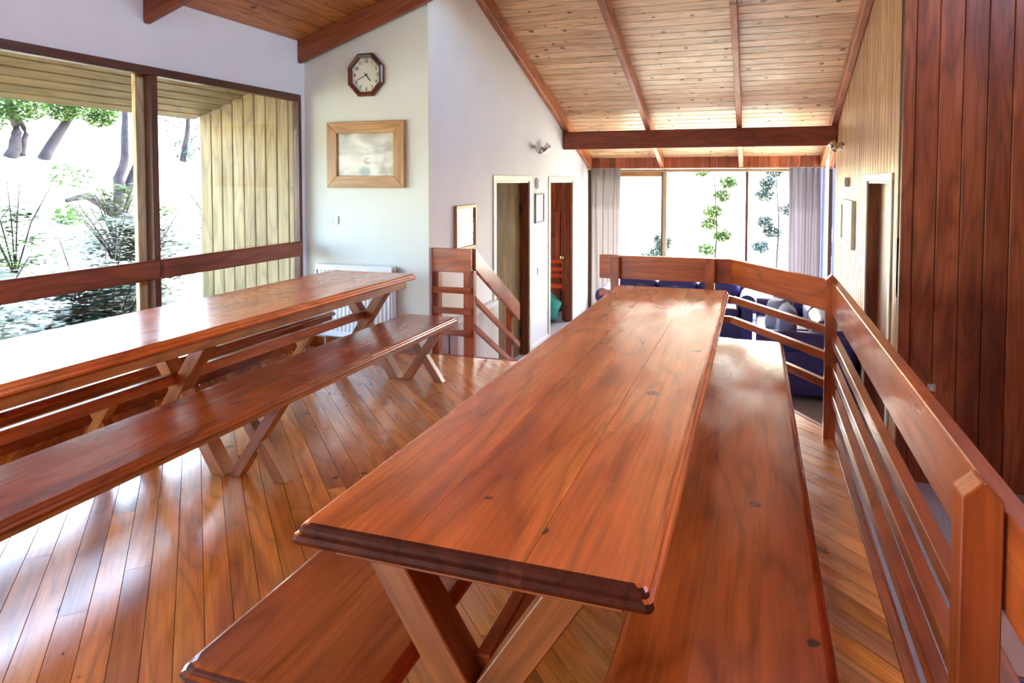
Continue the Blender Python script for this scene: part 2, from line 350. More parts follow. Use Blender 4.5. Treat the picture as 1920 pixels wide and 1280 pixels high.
def wall_panel(name, origin, u, n, ulen, z0, z1, thick, holes, mat, cut=None, **kw):
    """slab standing on origin, running along u; holes = (u0,u1,z0,z1); body lies on the -n side of the plane"""
    us = sorted({0, ulen, *[h[0] for h in holes], *[h[1] for h in holes]}); zs = sorted({z0, z1, *[h[2] for h in holes], *[h[3] for h in holes]})
    bm = bmesh.new(); u = Vector(u); n = Vector(n); O = Vector(origin)
    def solid(i, j):
        if i < 0 or j < 0 or i >= len(us) - 1 or j >= len(zs) - 1: return False
        cu, cz = (us[i] + us[i + 1]) / 2, (zs[j] + zs[j + 1]) / 2
        return not any(h[0] < cu < h[1] and h[2] < cz < h[3] for h in holes)
    V = {}
    def v(i, j, k):
        if (i, j, k) not in V: V[(i, j, k)] = bm.verts.new(O + u * us[i] + Vector((0, 0, zs[j])) - n * (thick * k))
        return V[(i, j, k)]
    for i in range(len(us) - 1):
        for j in range(len(zs) - 1):
            if not solid(i, j): continue
            bm.faces.new([v(i, j, 0), v(i + 1, j, 0), v(i + 1, j + 1, 0), v(i, j + 1, 0)])
            bm.faces.new([v(i, j, 1), v(i, j + 1, 1), v(i + 1, j + 1, 1), v(i + 1, j, 1)])
            for (di, dj, a, b2) in ((-1, 0, (i, j), (i, j + 1)), (1, 0, (i + 1, j), (i + 1, j + 1)), (0, -1, (i, j), (i + 1, j)), (0, 1, (i, j + 1), (i + 1, j + 1))):
                if not solid(i + di, j + dj): bm.faces.new([v(*a, 0), v(*b2, 0), v(*b2, 1), v(*a, 1)])
    if cut:   # plane (point, normal): drop everything on the normal side
        g = bmesh.ops.bisect_plane(bm, geom=bm.verts[:] + bm.edges[:] + bm.faces[:], plane_co=cut[0], plane_no=cut[1], clear_outer=True)
        bmesh.ops.holes_fill(bm, edges=[e for e in bm.edges if e.is_boundary])
    o = link(name, mesh_from(bm), M[mat]); o['kind'] = 'structure'
    return o

# ------------------------------------------------------------------ key dimensions (metres)
LZ = -0.62                       # lower floor
XL, XG, XR = -3.70, -2.52, 0.926 # window wall, door wall, boarded wall
YC, YF, YB = 5.17, 5.34, 10.90   # clock wall, boarded front-facing wall, back window wall
SL, SR_ = 0.344, -0.317
def zL(x): return 2.62 + SL * (x - XL)
def zR(y): return 3.30 + SR_ * (y - 6.16)
YN = -3.0; XH = 2.6

# ------------------------------------------------------------------ structure: floors
def struct(name, o=None, loc=(0, 0, 0)):
    if o is None: o = empty(name, loc)
    o['kind'] = 'structure'; return o
outer = [(XL, YN), (0.455, YN), (0.455, 4.33), (-0.10, 5.25), (XL, 5.25)]
ins = 0.036
inner = [(XL + .005, YN), (0.455 - ins, YN), (0.455 - ins, 4.318), (-0.121, 5.25 - ins), (XL + .005, 5.25 - ins)]
fl = link('floor', prism(outer, -0.22, -0.016), M['sub']); fl['kind'] = 'structure'
def clip(poly, a, b, c):   # keep a*x+b*y<=c
    out = []
    for i in range(len(poly)):
        p, q = poly[i], poly[(i + 1) % len(poly)]
        dp, dq = a * p[0] + b * p[1] - c, a * q[0] + b * q[1] - c
        if dp <= 0: out.append(p)
        if dp * dq < 0:
            s = dp / (dp - dq); out.append((p[0] + s * (q[0] - p[0]), p[1] + s * (q[1] - p[1])))
    return out
ang = R(43.5); bw = 0.088
dx, dy = -math.sin(ang), math.cos(ang)        # board direction: away to the left
nx, ny = math.cos(ang), math.sin(ang)
def board_poly(poly2, name='floorboard'):
    """a floorboard whose local X is the board direction"""
    cx = sum(p[0] for p in poly2) / len(poly2); cyy = sum(p[1] for p in poly2) / len(poly2)
    loc = [((p[0] - cx) * dx + (p[1] - cyy) * dy, -((p[0] - cx) * nx + (p[1] - cyy) * ny)) for p in poly2]
    bm = bmesh.new()
    vs0 = [bm.verts.new((x, y, -0.016)) for x, y in loc]; vs1 = [bm.verts.new((x, y, -0.0010)) for x, y in loc]
    k = len(loc)
    lx = sum(p[0] for p in loc) / k; ly = sum(p[1] for p in loc) / k
    def shrink(p, e=0.0006):
        d = Vector((p[0] - lx, p[1] - ly)); return (p[0] - math.copysign(min(e, abs(d.x) * .4), d.x), p[1] - math.copysign(min(e, abs(d.y) * .4), d.y))
    vs2 = [bm.verts.new((*shrink(p), 0.0)) for p in loc]
    bm.faces.new(vs2)
    for a, b2 in ((vs0, vs1), (vs1, vs2)):
        for i in range(k): bm.faces.new([a[i], a[(i + 1) % k], b2[(i + 1) % k], b2[i]])
    me = mesh_from(bm)
    mw = Matrix(((dx, -nx, 0, cx), (dy, -ny, 0, cyy), (0, 0, 1, 0), (0, 0, 0, 1)))
    return link(name, me, M['floor'], fl, mw)
rows = 0
c0 = XL * nx + YN * ny
k = 0
while True:
    a0 = c0 + k * bw; a1 = a0 + bw - 0.0018
    if a0 > 0.46 * nx + 5.3 * ny: break
    strip = clip(clip(inner, nx, ny, a1), -nx, -ny, -a0)
    k += 1
    if len(strip) < 3: continue
    t0 = min(p[0] * dx + p[1] * dy for p in strip); t1 = max(p[0] * dx + p[1] * dy for p in strip)
    cuts = [t0]
    nxt = t0 + random.uniform(0.9, 3.4)
    while nxt < t1 - 0.5: cuts.append(nxt); nxt += random.uniform(2.2, 3.6)
    cuts.append(t1)
    for s0, s1 in zip(cuts[:-1], cuts[1:]):
        pc = clip(clip(strip, dx, dy, s1 - .0006), -dx, -dy, -s0)
        if len(pc) >= 3: board_poly(pc)
# border boards and edge fascia
for p0, p1 in (((0.4375, YN), (0.4375, 4.325)), ((0.437, 4.328), (-0.110, 5.232)), ((-0.110, 5.232), (XG + .03, 5.232))):
    bar('edge_board', (p0[0], p0[1], -0.009), (p1[0], p1[1], -0.009), 0.034, 0.020, 'edgeboard', fl)
for p0, p1 in (((0.462, YN), (0.462, 4.33)), ((0.462, 4.34), (-0.095, 5.26)), ((-0.10, 5.262), (XG + .03, 5.262))):
    bar('riser_board', (p0[0], p0[1], -0.12), (p1[0], p1[1], -0.12), 0.21, 0.012, 'rail', fl, nrm=(p1[1] - p0[1], -(p1[0] - p0[0]), 0))
lf = link('floor_lower', prism([(XG, YN - .1), (XH + .1, YN - .1), (XH + .1, YB + .1), (-6.0, YB + .1), (-6.0, 5.3), (XG, 5.3)], LZ - 0.1, LZ), M['carpet']); lf['kind'] = 'structure'
# under-platform skirt wall
sk = link('wall_platform', prism([(0.40, YN), (0.44, YN), (0.44, 4.31), (-0.12, 5.235), (XG, 5.235), (XG, 5.20), (-0.14, 5.20), (0.40, 4.30)], LZ, -0.22), M['wall']); sk['kind'] = 'structure'

# ------------------------------------------------------------------ walls
WW0, WW1, WZ0, WZ1 = -2.1, 5.10, 0.16, 2.165   # big left window opening
wall_panel('wall_left', (XL, YN, 0), (0, 1, 0), (1, 0, 0), YC + .12 - YN, 0.0, 2.75, 0.10, [(WW0 - YN, WW1 - YN, WZ0, WZ1)], 'wall')
wall_panel('wall_clock', (XL, YC, 0), (1, 0, 0), (0, -1, 0), XG - XL, 0.0, 3.15, 0.06, [], 'beige')
D1 = (6.72, 7.84); D2 = (8.72, 9.89); DT = 1.43
Y9 = YC + .06; Yr = YF + .035
wall_panel('wall_doors', (XG, Y9, 0), (0, 1, 0), (1, 0, 0), YB - Y9 + .1, LZ, 3.65, 0.11, [(D1[0] - Y9, D1[1] - Y9, LZ, DT), (D2[0] - Y9, D2[1] - Y9, LZ, DT)], 'wall', cut=((0, 6.16, 3.335), (0, 0.317, 1)))
D3 = (5.70, 6.82)
# right boarded wall: dark backing wall plus individual boards
wr = wall_panel('wall_right', (XR + .016, Yr, 0), (0, 1, 0), (-1, 0, 0), 9.44 - Yr, LZ, 3.7, 0.10, [(D3[0] - Yr, D3[1] - Yr, LZ, DT)], 'sub', cut=((0, 6.16, 3.335), (0, 0.317, 1)))
y = YF + 0.012
while y < 9.43:
    y1 = min(y + 0.138, 9.44)
    inD = y1 > D3[0] + .01 and y < D3[1] - .01
    ztop = zR(y1) + .02
    if inD:
        box('wall_board', (XR, y + .003, DT + .0), (XR + .016, y1 - .003, ztop), 'oak', wr, bev=.007)
    else:
        box('wall_board', (XR, y + .003, LZ), (XR + .016, y1 - .003, ztop), 'oak', wr, bev=.007)
    y += 0.138
wf = wall_panel('wall_front', (XR, YF + .016, 0), (1, 0, 0), (0, -1, 0), XH - XR, LZ, 4.9, 0.10, [], 'sub')
x = XR - .004; i = 0
while x < XH:
    w = 0.075 if i == 0 else 0.139
    box('wall_board', (x + .0015, YF - (.012 if i == 0 else 0), LZ), (x + w - .0015, YF + .016, 4.9), 'cedar', wf, bev=.005)
    x += w; i += 1
wall_panel('wall_hall', (XH, YN, 0), (0, 1, 0), (-1, 0, 0), YF - YN, LZ, 4.95, 0.1, [(4.4, 8.0, 3.05, 4.60)], 'cedar')   # hole for an added clerestory, out of view, to brighten the platform
wall_panel('wall_back', (XL, YN, 0), (1, 0, 0), (0, 1, 0), XH - XL, LZ, 4.95, 0.12, [(0.2, 1.6, 0.7, 2.6)], 'wall')  # hole for an added rear window, unseen, for fill light
# back (far) wall around the window band
wb = wall_panel('wall_window', (XG - .1, YB + .03, 0), (1, 0, 0), (0, -1, 0), XR - XG + .3, LZ, 2.0, 0.08, [(0.16, XR - XG + .04, -0.45, 1.60)], 'sub')
x = XG + .02; 
while x < XR + .08:
    w = random.choice([.12, .14, .16])
    box('wall_board', (x, YB + .008, 1.60), (x + w - .003, YB + .028, 1.92), 'cedar', wb, bev=.003, axis=2)
    x += w
# upper infill between the two roofs
wall_panel('wall_infill', (XL, 5.26, 0), (1, 0, 0), (0, -1, 0), XH - XL, 3.05, 5.0, 0.05, [], 'wall')

# ------------------------------------------------------------------ ceilings
cl = struct('ceiling', link('ceiling', prism([(XL - 1.15, YN - .2), (XH + .2, YN - .2), (XH + .2, 5.30), (XL - 1.15, 5.30)], 0.0, 0.04), M['sub']))
me = cl.data
for v in me.vertices: v.co.z += zL(v.co.x) + .022
th = math.atan(SL); s = XL; 
while s < XH:
    p = Vector((s + .065 * math.cos(th), (YN + 5.26) / 2, zL(s + .065 * math.cos(th)) + .010))
    link('ceiling_plank', box_mesh(5.26 - YN, 0.133, 0.018, .004, 'ceil_shaded'), None, cl, basis((0, 1, 0), (-math.sin(th), 0, math.cos(th)), p))
    s += 0.135 * math.cos(th)
cr = struct('ceiling_right', link('ceiling_right', prism([(XG - .3, 5.2), (XR + .3, 5.2), (XR + .3, YB + .6), (XG - .3, YB + .6)], 0.0, 0.04), M['sub']))
for v in cr.data.vertices: v.co.z += zR(v.co.y) + .022
ph = math.atan(-SR_); s = 5.26
while s < YB:
    yc = s + .067 * math.cos(ph)
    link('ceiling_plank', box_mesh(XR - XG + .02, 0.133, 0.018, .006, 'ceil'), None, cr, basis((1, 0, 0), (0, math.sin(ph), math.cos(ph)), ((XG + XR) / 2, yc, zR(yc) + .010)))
    s += 0.135 * math.cos(ph)
# rafters and cross beam: each is a timber of its own, part of the ceiling frame
def rafter_L(y, t=0.05, d=0.185):
    x0, x1 = XL, XH
    cz = -d / 2
    p0 = Vector((x0 + .004, y, zL(x0) + cz / math.cos(th))); p1 = Vector((x1, y, zL(x1) + cz / math.cos(th)))
    bm = bmesh.new(); L = x1 - x0
    vs = [bm.verts.new(v) for v in ((x0 + .004, y - t / 2, zL(x0) - d), (x1, y - t / 2, zL(x1) - d), (x1, y - t / 2, zL(x1)), (x0 + .004, y - t / 2, zL(x0)))]
    fc = bm.faces.new(vs); r = bmesh.ops.extrude_face_region(bm, geom=[fc]); bmesh.ops.translate(bm, vec=(0, t, 0), verts=[q for q in r['geom'] if isinstance(q, bmesh.types.BMVert)])
    bmesh.ops.bevel(bm, geom=bm.edges[:], offset=.004, segments=1, affect='EDGES')
    c = Vector((x0, y, zL(x0)))
    me = mesh_from(bm); me.transform(basis((1, 0, SL), (0, 1, 0), c).inverted())
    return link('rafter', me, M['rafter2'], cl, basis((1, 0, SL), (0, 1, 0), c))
for yy in (5.10, 3.51, 1.90, 0.30, -1.30): rafter_L(yy)
def rafter_R(x, t=0.062, d=0.165, y0=5.32, y1=YB):
    bm = bmesh.new()
    vs = [bm.verts.new(v) for v in ((x - t / 2, y0, zR(y0) - d), (x - t / 2, y1, zR(y1) - d), (x - t / 2, y1, zR(y1)), (x - t / 2, y0, zR(y0)))]
    fc = bm.faces.new(vs); r = bmesh.ops.extrude_face_region(bm, geom=[fc]); bmesh.ops.translate(bm, vec=(t, 0, 0), verts=[q for q in r['geom'] if isinstance(q, bmesh.types.BMVert)])
    bmesh.ops.bevel(bm, geom=bm.edges[:], offset=.004, segments=1, affect='EDGES')
    mb = basis((0, 1, SR_), (1, 0, 0), (x, y0, zR(y0)))
    me = mesh_from(bm); me.transform(mb.inverted())
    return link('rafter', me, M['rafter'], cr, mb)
for xx in (XG + .036, -1.365, -0.215, XR - .036): rafter_R(xx)
cb = struct('trim_beam', box('trim_beam', (XG + .005, 9.36, 1.865), (XR - .005, 9.45, 2.105), 'beam', bev=.005))

# ------------------------------------------------------------------ left window
w1 = struct('window_1', loc=(XL, 1.5, WZ0))
fx0, fx1 = XL - .05, XL + .014
box('window_frame', (fx0, WW0, WZ1 - .055), (fx1, WW1, WZ1), 'frame', w1)
box('window_frame', (fx0, WW0, WZ0), (fx1, WW1, WZ0 + .05), 'frame', w1)
for yy in (WW0 + .02, 0.18, 1.86, WW1 - .018):
    box('window_post', (fx0, yy - .02, WZ0 + .05), (fx1, yy + .02, WZ1 - .055), 'frame', w1)
box('window_post', (fx0, 3.525, WZ0 + .05), (fx1, 3.575, WZ1 - .055), 'frame', w1)
for yy in (0.18, 1.86, 3.49):
    box('outer_post', (XL - .085, yy - .03, -.4), (XL - .052, yy + .06, zL(XL - .1)), 'pale_lit_post', w1)
for a, b2 in ((WW0 + .04, .16), (.2, 1.84), (1.88, 3.525), (3.575, WW1 - .04)):
    box('pane', (XL - .026, a, WZ0 + .05), (XL - .020, b2, WZ1 - .055), 'glass', w1, bev=0)
# outer reveal: slatted soffit and side lining outside the window
so_ = struct('trim_soffit'); so_.location = (XL - .6, 1.5, 2.4)
s = XL - .12
while s > XL - 1.10:
    p = Vector((s - .06, 1.6, zL(s - .06) - .235 + .0))
    link('soffit_board', box_mesh(7.0, 0.110, 0.018, .006, 'ext'), None, so_, basis((0, 1, 0), (-math.sin(th), 0, math.cos(th)), p)); s -= 0.113
sw = struct('trim_side_lining'); sw.location = (XL - .6, 5.12, 0)
x = XL - .05
ws = [0.06] + [0.118] * 9
for w in ws:
    if x - w < XL - 1.11: break
    box('lining_board', (x - w + .003, 5.082, -.9), (x - .003, 5.101, zL(x - w) - .222), 'ext', sw, bev=.006)
    x -= w
box('lining_back', (XL - 1.10, 5.121, -.9), (XL - .10, 5.19, 2.35), 'ext', sw)

# timber guard board across the window
gb = empty('guard_board', (XL + .05, 2.5, 0.8), label='dark brown timber safety board across the big left window', cat='rail')
for a, b2 in ((WW0 + .05, 0.14), (.22, 1.82), (1.90, 3.54), (3.552, 5.05)):
    bar('board', (XL + .034, a, .855), (XL + .034, b2, .855), 0.128, 0.034, 'beam', gb, nrm=(1, 0, 0), bev=.012)

# ------------------------------------------------------------------ back window and side window
w2 = struct('window_2', loc=(-.8, YB, 0))
zt, zb = 1.60, -0.45
x0, x1 = XG + .06, XR - .01
box('window_frame', (x0, YB + .03, zt - .03), (x1, YB + .10, zt + .005), 'yellow', w2)
box('window_frame', (x0, YB + .03, zb), (x1, YB + .10, zb + .05), 'yellow', w2)
for xx, hw in ((x0 + .02, .02), (-1.325, .03), (-0.128, .019), (x1 - .02, .02)):
    box('window_post', (xx - hw, YB + .03, zb + .05), (xx + hw, YB + .09, zt - .03), 'frame' if hw < .02 else 'yellow', w2)
box('window_post', (-1.375, YB + .01, zb + .05), (-1.357, YB + .09, zt - .03), 'frame', w2)
box('window_frame', (x0 + .04, YB + .035, zt - .10), (-1.38, YB + .085, zt - .03), 'oakframe', w2)
for a, b2, top in ((x0 + .04, -1.38, zt - .10), (-1.295, -.144, zt - .03), (-.112, x1 - .04, zt - .03)):
    box('pane', (a, YB + .055, zb + .05), (b2, YB + .061, top), 'glass', w2, bev=0)
w3 = struct('window_3', loc=(XR, 10.2, 0))
box('window_frame', (XR, 9.45, LZ), (XR + .05, 9.51, 2.28), 'cream', w3)
box('window_frame', (XR, 9.51, -.5), (XR + .05, YB + .03, -.44), 'cream', w3)
box('window_frame', (XR, 9.51, LZ), (XR + .05, YB + .03, -.5), 'cream', w3)
box('window_frame', (XR, YB - .02, -.44), (XR + .05, YB + .04, 1.85), 'cream', w3)
bm = bmesh.new()
vs = [bm.verts.new(v) for v in ((XR + .022, 9.51, -.44), (XR + .022, YB - .02, -.44), (XR + .022, YB - .02, zR(YB) + .01), (XR + .022, 9.51, zR(9.51) + .01))]
bm.faces.new(vs); link('pane', mesh_from(bm), M['glass'], w3)

# frames of two added windows, hall clerestory and rear, unseen sources of fill light
w4 = struct('window_added_hall', loc=(XH, 3.2, 3.8))
for z in (3.05, 4.55): box('window_frame', (XH, 1.4, z), (XH + .08, 5.0, z + .05), 'frame', w4)
for yy in (1.4, 3.2, 4.95): box('window_post', (XH, yy, 3.1), (XH + .08, yy + .05, 4.55), 'frame', w4)
w5 = struct('window_added_rear', loc=(-2.8, YN, 1.6))
for z in (.70, 2.55): box('window_frame', (XL + .2, YN - .1, z), (XL + 1.6, YN - .02, z + .05), 'frame', w5)
for xx in (XL + .2, XL + 1.55): box('window_post', (xx, YN - .1, .75), (xx + .05, YN - .02, 2.55), 'frame', w5)

# ------------------------------------------------------------------ doors
def door_frame(name, side_x, nrm, y0, y1, facecol, jambcol, leafcol, thick=.11, leaf=True, handle=None, hinges=False, depth=.09):
    """frame in a wall at side_x whose room side looks along nrm (+1 or -1 in X)"""
    d = struct(name, loc=(side_x, (y0 + y1) / 2, LZ))
    s = nrm; aw = .075; e = .014
    X0, X1 = sorted((side_x, side_x + s * e))
    box('architrave', (X0, y0 - aw, LZ), (X1, y0, DT), facecol, d); box('architrave', (X0, y1, LZ), (X1, y1 + aw, DT), facecol, d)
    box('architrave', (X0, y0 - aw, DT), (X1, y1 + aw, DT + aw * .8), facecol, d)
    J0, J1 = sorted((side_x, side_x - s * thick))
    box('jamb', (J0, y0, LZ), (J1, y0 + .02, DT), jambcol, d); box('jamb', (J0, y1 - .02, LZ), (J1, y1, DT), jambcol, d)
    box('head_jamb', (J0, y0 + .02, DT - .02), (J1, y1 - .02, DT), facecol, d)
    if leaf:
        a, b2 = sorted((side_x - s * (depth), side_x - s * (depth + .035)))
        lf_ = box('door_leaf', (a, y0 + .022, LZ + .01), (b2, y1 - .022, DT - .022), leafcol, d)
        if hinges:
            for z in (DT - .33, LZ + .27):
                box('hinge', (side_x - s * (depth - .012), y1 - .075, z - .06), (side_x - s * depth, y1 - .022, z + .06), 'black', d)
        if handle is not None:
            bm = bmesh.new(); bmesh.ops.create_uvsphere(bm, u_segments=16, v_segments=10, radius=.028)
            add_tube(bm, (0, 0, 0), (-s * .05, 0, 0), .010)
            link('door_knob', mesh_from(bm, True, R(40)), M['brass'], d, T(side_x - s * (depth - .055), handle, 0.36))
    return d
d1 = door_frame('door_1', XG, 1, *D1, 'cream', 'doorred', 'darkroom', hinges=True)
d2 = door_frame('door_2', XG, 1, *D2, 'cream', 'doorred', 'doorred', leaf=False)
# leaf of door 2 stands open into the bedroom against the far jamb
dl = box('door_leaf', (XG - .152, D2[1] + .01, LZ + .01), (XG - .117, D2[1] + .90, DT - .022), 'doorred', d2)
bm = bmesh.new(); bmesh.ops.create_uvsphere(bm, u_segments=16, v_segments=10, radius=.03); add_tube(bm, (0, 0, 0), (0, .05, 0), .010)
link('door_knob', mesh_from(bm, True, R(40)), M['brass'], d2, T(XG - .135, D2[1] - .045, 0.32))
d3 = door_frame('door_3', XR, -1, *D3, 'cream', 'doorred', 'doorred', handle=5.80, depth=.085)

# bedroom behind door 2
br = wall_panel('wall_bedroom', (-6.0, 11.0, 0), (1, 0, 0), (0, -1, 0), 6.0 + XG, LZ, 2.4, 0.08, [(0.6, 2.35, -.1, 1.5)], 'sub')
x = -3.75
while x < XG - .12:
    box('wall_board', (x, 10.98, LZ), (min(x + .135, XG - .112), 10.998, 2.4), 'doorred', br, bev=.004); x += .138
wall_panel('wall_bedroom_side', (-6.0, 8.0, 0), (0, 1, 0), (1, 0, 0), 3.0, LZ, 2.4, 0.08, [], 'doorred')
wall_panel('wall_bedroom_near', (-6.0, 8.08, 0), (1, 0, 0), (0, 1, 0), 6.0 + XG - .11, LZ, 2.4, 0.08, [], 'doorred')
bc = link('ceiling_bedroom', prism([(-6.1, 8.0), (XG - .1, 8.0), (XG - .1, 11.1), (-6.1, 11.1)], 2.4, 2.46), M['ceil']); bc['kind'] = 'structure'

# skirtings
def skirt(name, lo, hi, mat='rail'): struct(name, box(name, lo, hi, mat))
skirt('baseboard_clock', (XL, YC - .015, 0), (XG, YC, .08))
skirt('baseboard_left', (XL, YN, 0), (XL + .015, YC - .02, .08))
skirt('baseboard_doors', (XG, 7.93, LZ), (XG + .015, 8.63, LZ + .08), 'white')
skirt('baseboard_window', (XG + .1, YB + .012, LZ), (XR - .02, YB + .03, LZ + .09), 'white')

# ------------------------------------------------------------------ tables and benches
def moulded_slab(x0, x1, y0, y1, th_, splits=(), edge=True, rnd=.012):
    """planks of a slab with a moulded edge (two beads); returns list of meshes, centred locally with grain along X=(world Y)"""
    h = th_
    prof = [(0, .010), (.10 * h, .003), (.30 * h, 0), (.50 * h, .003), (.58 * h, .010), (.66 * h, .010), (.80 * h, .012), (.93 * h, .017), (h, .024)]
    xs = [x0, *splits, x1]; out = []
    for i in range(len(xs) - 1):
        a, b2 = xs[i], xs[i + 1]
        bm = bmesh.new(); rings = []
        for z, o in prof:
            L_ = a + (o if i == 0 else .0002); R2 = b2 - (o if i == len(xs) - 2 else .0002)
            if z == h:
                if i > 0: L_ += .0005
                if i < len(xs) - 2: R2 -= .0005
            Y0, Y1 = y0 + o, y1 - o
            c = rnd
            pts = []
            pts += [(L_, Y0 + c), (L_ + c * .3, Y0 + c * .3), (L_ + c, Y0)] if i == 0 else [(L_, Y0)]
            pts += [(R2 - c, Y0), (R2 - c * .3, Y0 + c * .3), (R2, Y0 + c)] if i == len(xs) - 2 else [(R2, Y0)]
            pts += [(R2, Y1 - c), (R2 - c * .3, Y1 - c * .3), (R2 - c, Y1)] if i == len(xs) - 2 else [(R2, Y1)]
            pts += [(L_ + c, Y1), (L_ + c * .3, Y1 - c * .3), (L_, Y1 - c)] if i == 0 else [(L_, Y1)]
            rings.append([bm.verts.new((px, py, z)) for px, py in pts])
        n = len(rings[0])
        bm.faces.new(rings[0][::-1]); bm.faces.new(rings[-1])
        for r0, r1 in zip(rings[:-1], rings[1:]):
            for q in range(n):
                fc = bm.faces.new([r0[q], r0[(q + 1) % n], r1[(q + 1) % n], r1[q]])
        bmesh.ops.recalc_face_normals(bm, faces=bm.faces)
        for fc in bm.faces:
            m_ = fc.calc_center_median()
            if abs(fc.normal.y) > .35 and m_.z < h * .999 and (m_.y < y0 + .06 or m_.y > y1 - .06): fc.material_index = 1
            elif abs(fc.normal.x) > .35 and m_.z < h * .75: fc.material_index = 0
        out.append(((a + b2) / 2, bm))
    return out
def add_slab(root, name, x0, x1, y0, y1, ztop, th_, splits, mat, rnd=.012):
    for cx, bm in moulded_slab(x0, x1, y0, y1, th_, splits, rnd=rnd):
        me = bpy.data.meshes.new('slab'); bm.to_mesh(me); bm.free()
        me.transform(Matrix.Translation((-cx, -(y0 + y1) / 2, -th_)))
        me.transform(Matrix.Rotation(-math.pi / 2, 4, 'Z'))
        me.materials.append(M[mat]); me.materials.append(M['edge'])
        link(name, me, None, root, local=T(cx, (y0 + y1) / 2, ztop) @ Matrix.Rotation(math.pi / 2, 4, 'Z'))
def local_bar(root, name, p0, p1, w, t, mat, nrm, bev=.004):
    return bar(name, wm(root) @ Vector(p0), wm(root) @ Vector(p1), w, t, mat, root, nrm=(wm(root).to_3x3() @ Vector(nrm)), bev=bev)
def xframe(root, y, top_z, top_h, foot_h, zc_cleat, face, depth, cleat, tw, frontf=1):
    """crossed pair of legs in the XZ plane plus a cleat under the top"""
    zt = top_z - cleat
    for s in (1, -1):
        p0 = Vector((-s * top_h, y + s * .0015 * frontf, zt + .002)); p1 = Vector((s * foot_h, y + s * .0015 * frontf, 0.0))
        d = (p1 - p0).normalized()
        bm = bmesh.new()
        # parallelogram with horizontal cuts at top and floor
        hw = face / 2 / abs(d.z)
        a = [(p0.x - hw, p0.z), (p0.x + hw, p0.z), (p1.x + hw, p1.z), (p1.x - hw, p1.z)]
        vs = [bm.verts.new((px, y - depth / 2, pz)) for px, pz in a]
        fc = bm.faces.new(vs); r = bmesh.ops.extrude_face_region(bm, geom=[fc]); bmesh.ops.translate(bm, vec=(0, depth, 0), verts=[q for q in r['geom'] if isinstance(q, bmesh.types.BMVert)])
        bmesh.ops.translate(bm, vec=(0, s * .002 * frontf, 0), verts=bm.verts)
        bmesh.ops.bevel(bm, geom=bm.edges[:], offset=.003, segments=1, affect='EDGES')
        mb = basis(d, (0, 1, 0), (p0 + p1) / 2)
        me = mesh_from(bm); me.transform(mb.inverted()); me.materials.append(M['leg'])
        link('leg', me, None, root, local=mb)
    local_bar(root, 'cleat', (-tw, y - depth / 2 + .015, top_z - cleat / 2), (tw, y - depth / 2 + .015, top_z - cleat / 2), cleat, .045, 'leg', (0, 1, 0))
def make_table(cx, y0, y1, label, half=.356, ys=None):
    L = y1 - y0; cyy = (y0 + y1) / 2
    root = empty('dining_table', (cx, cyy, 0), label=label, cat='table', group='long trestle dining tables')
    add_slab(root, 'tabletop_plank', -half, half, -L / 2, L / 2, .75, .042, (-.115, .125), 'table')
    ys = ys or (-L / 2 + .115, 0.0, L / 2 - .13)
    for q in ys: xframe(root, q, .708, .185, .255, None, .068, .085, .042, half - .06)
    local_bar(root, 'stretcher', (0, ys[0] + .02, .452), (0, ys[-1] + .13 * 0 - .02, .455), .055, .035, 'rail', (1, 0, 0))
    for s in (1, -1):
        local_bar(root, 'side_batten', (s * (half - .048), -L / 2 + .10, .680), (s * (half - .048), L / 2 - .09, .680), .052, .022, 'leg', (1, 0, 0))
    return root
def make_bench(cx, y0, y1, label, half=.222, ys=None, mat='bench'):
    L = y1 - y0; cyy = (y0 + y1) / 2
    root = empty('bench', (cx, cyy, 0), label=label, cat='bench', group='long trestle benches')
    add_slab(root, 'seat', -half, half, -L / 2, L / 2, .45, .032, (), mat, rnd=.03)
    ys = ys or (-L / 2 + .115, 0.0, L / 2 - .13)
    for q in ys: xframe(root, q, .418, .140, .130, None, .055, .055, .03, half - .05)
    local_bar(root, 'stretcher', (0, ys[0], .392), (0, ys[-1], .392), .05, .028, 'rail', (1, 0, 0))
    for s in (1, -1):
        local_bar(root, 'side_batten', (s * (half - .045), -L / 2 + .08, .400), (s * (half - .045), L / 2 - .02, .400), .038, .022, 'leg', (1, 0, 0))
    return root
make_table(-.505, 1.135, 4.56, 'long orange-brown pine dining table in the centre foreground, dark moulded edge')
make_table(-2.708, .85, 4.62, 'long pine dining table beside the big left window, shining with daylight')
make_bench(-.052, 0.75, 4.56, ys=(-1.7, -.10, 1.68), mat='bench_scuffed', label='bench between the foreground table and the timber railing, scuffed at its far end')
make_bench(-.877, 1.07, 4.55, ys=(-1.46, .13, 1.52), label='bench on the window side of the foreground table, its near corner at the bottom edge')
make_bench(-2.243, .85, 4.63, 'dark-topped bench on the open-floor side of the window table')
make_bench(-3.205, .85, 4.55, 'bench tucked between the window table and the big left window')

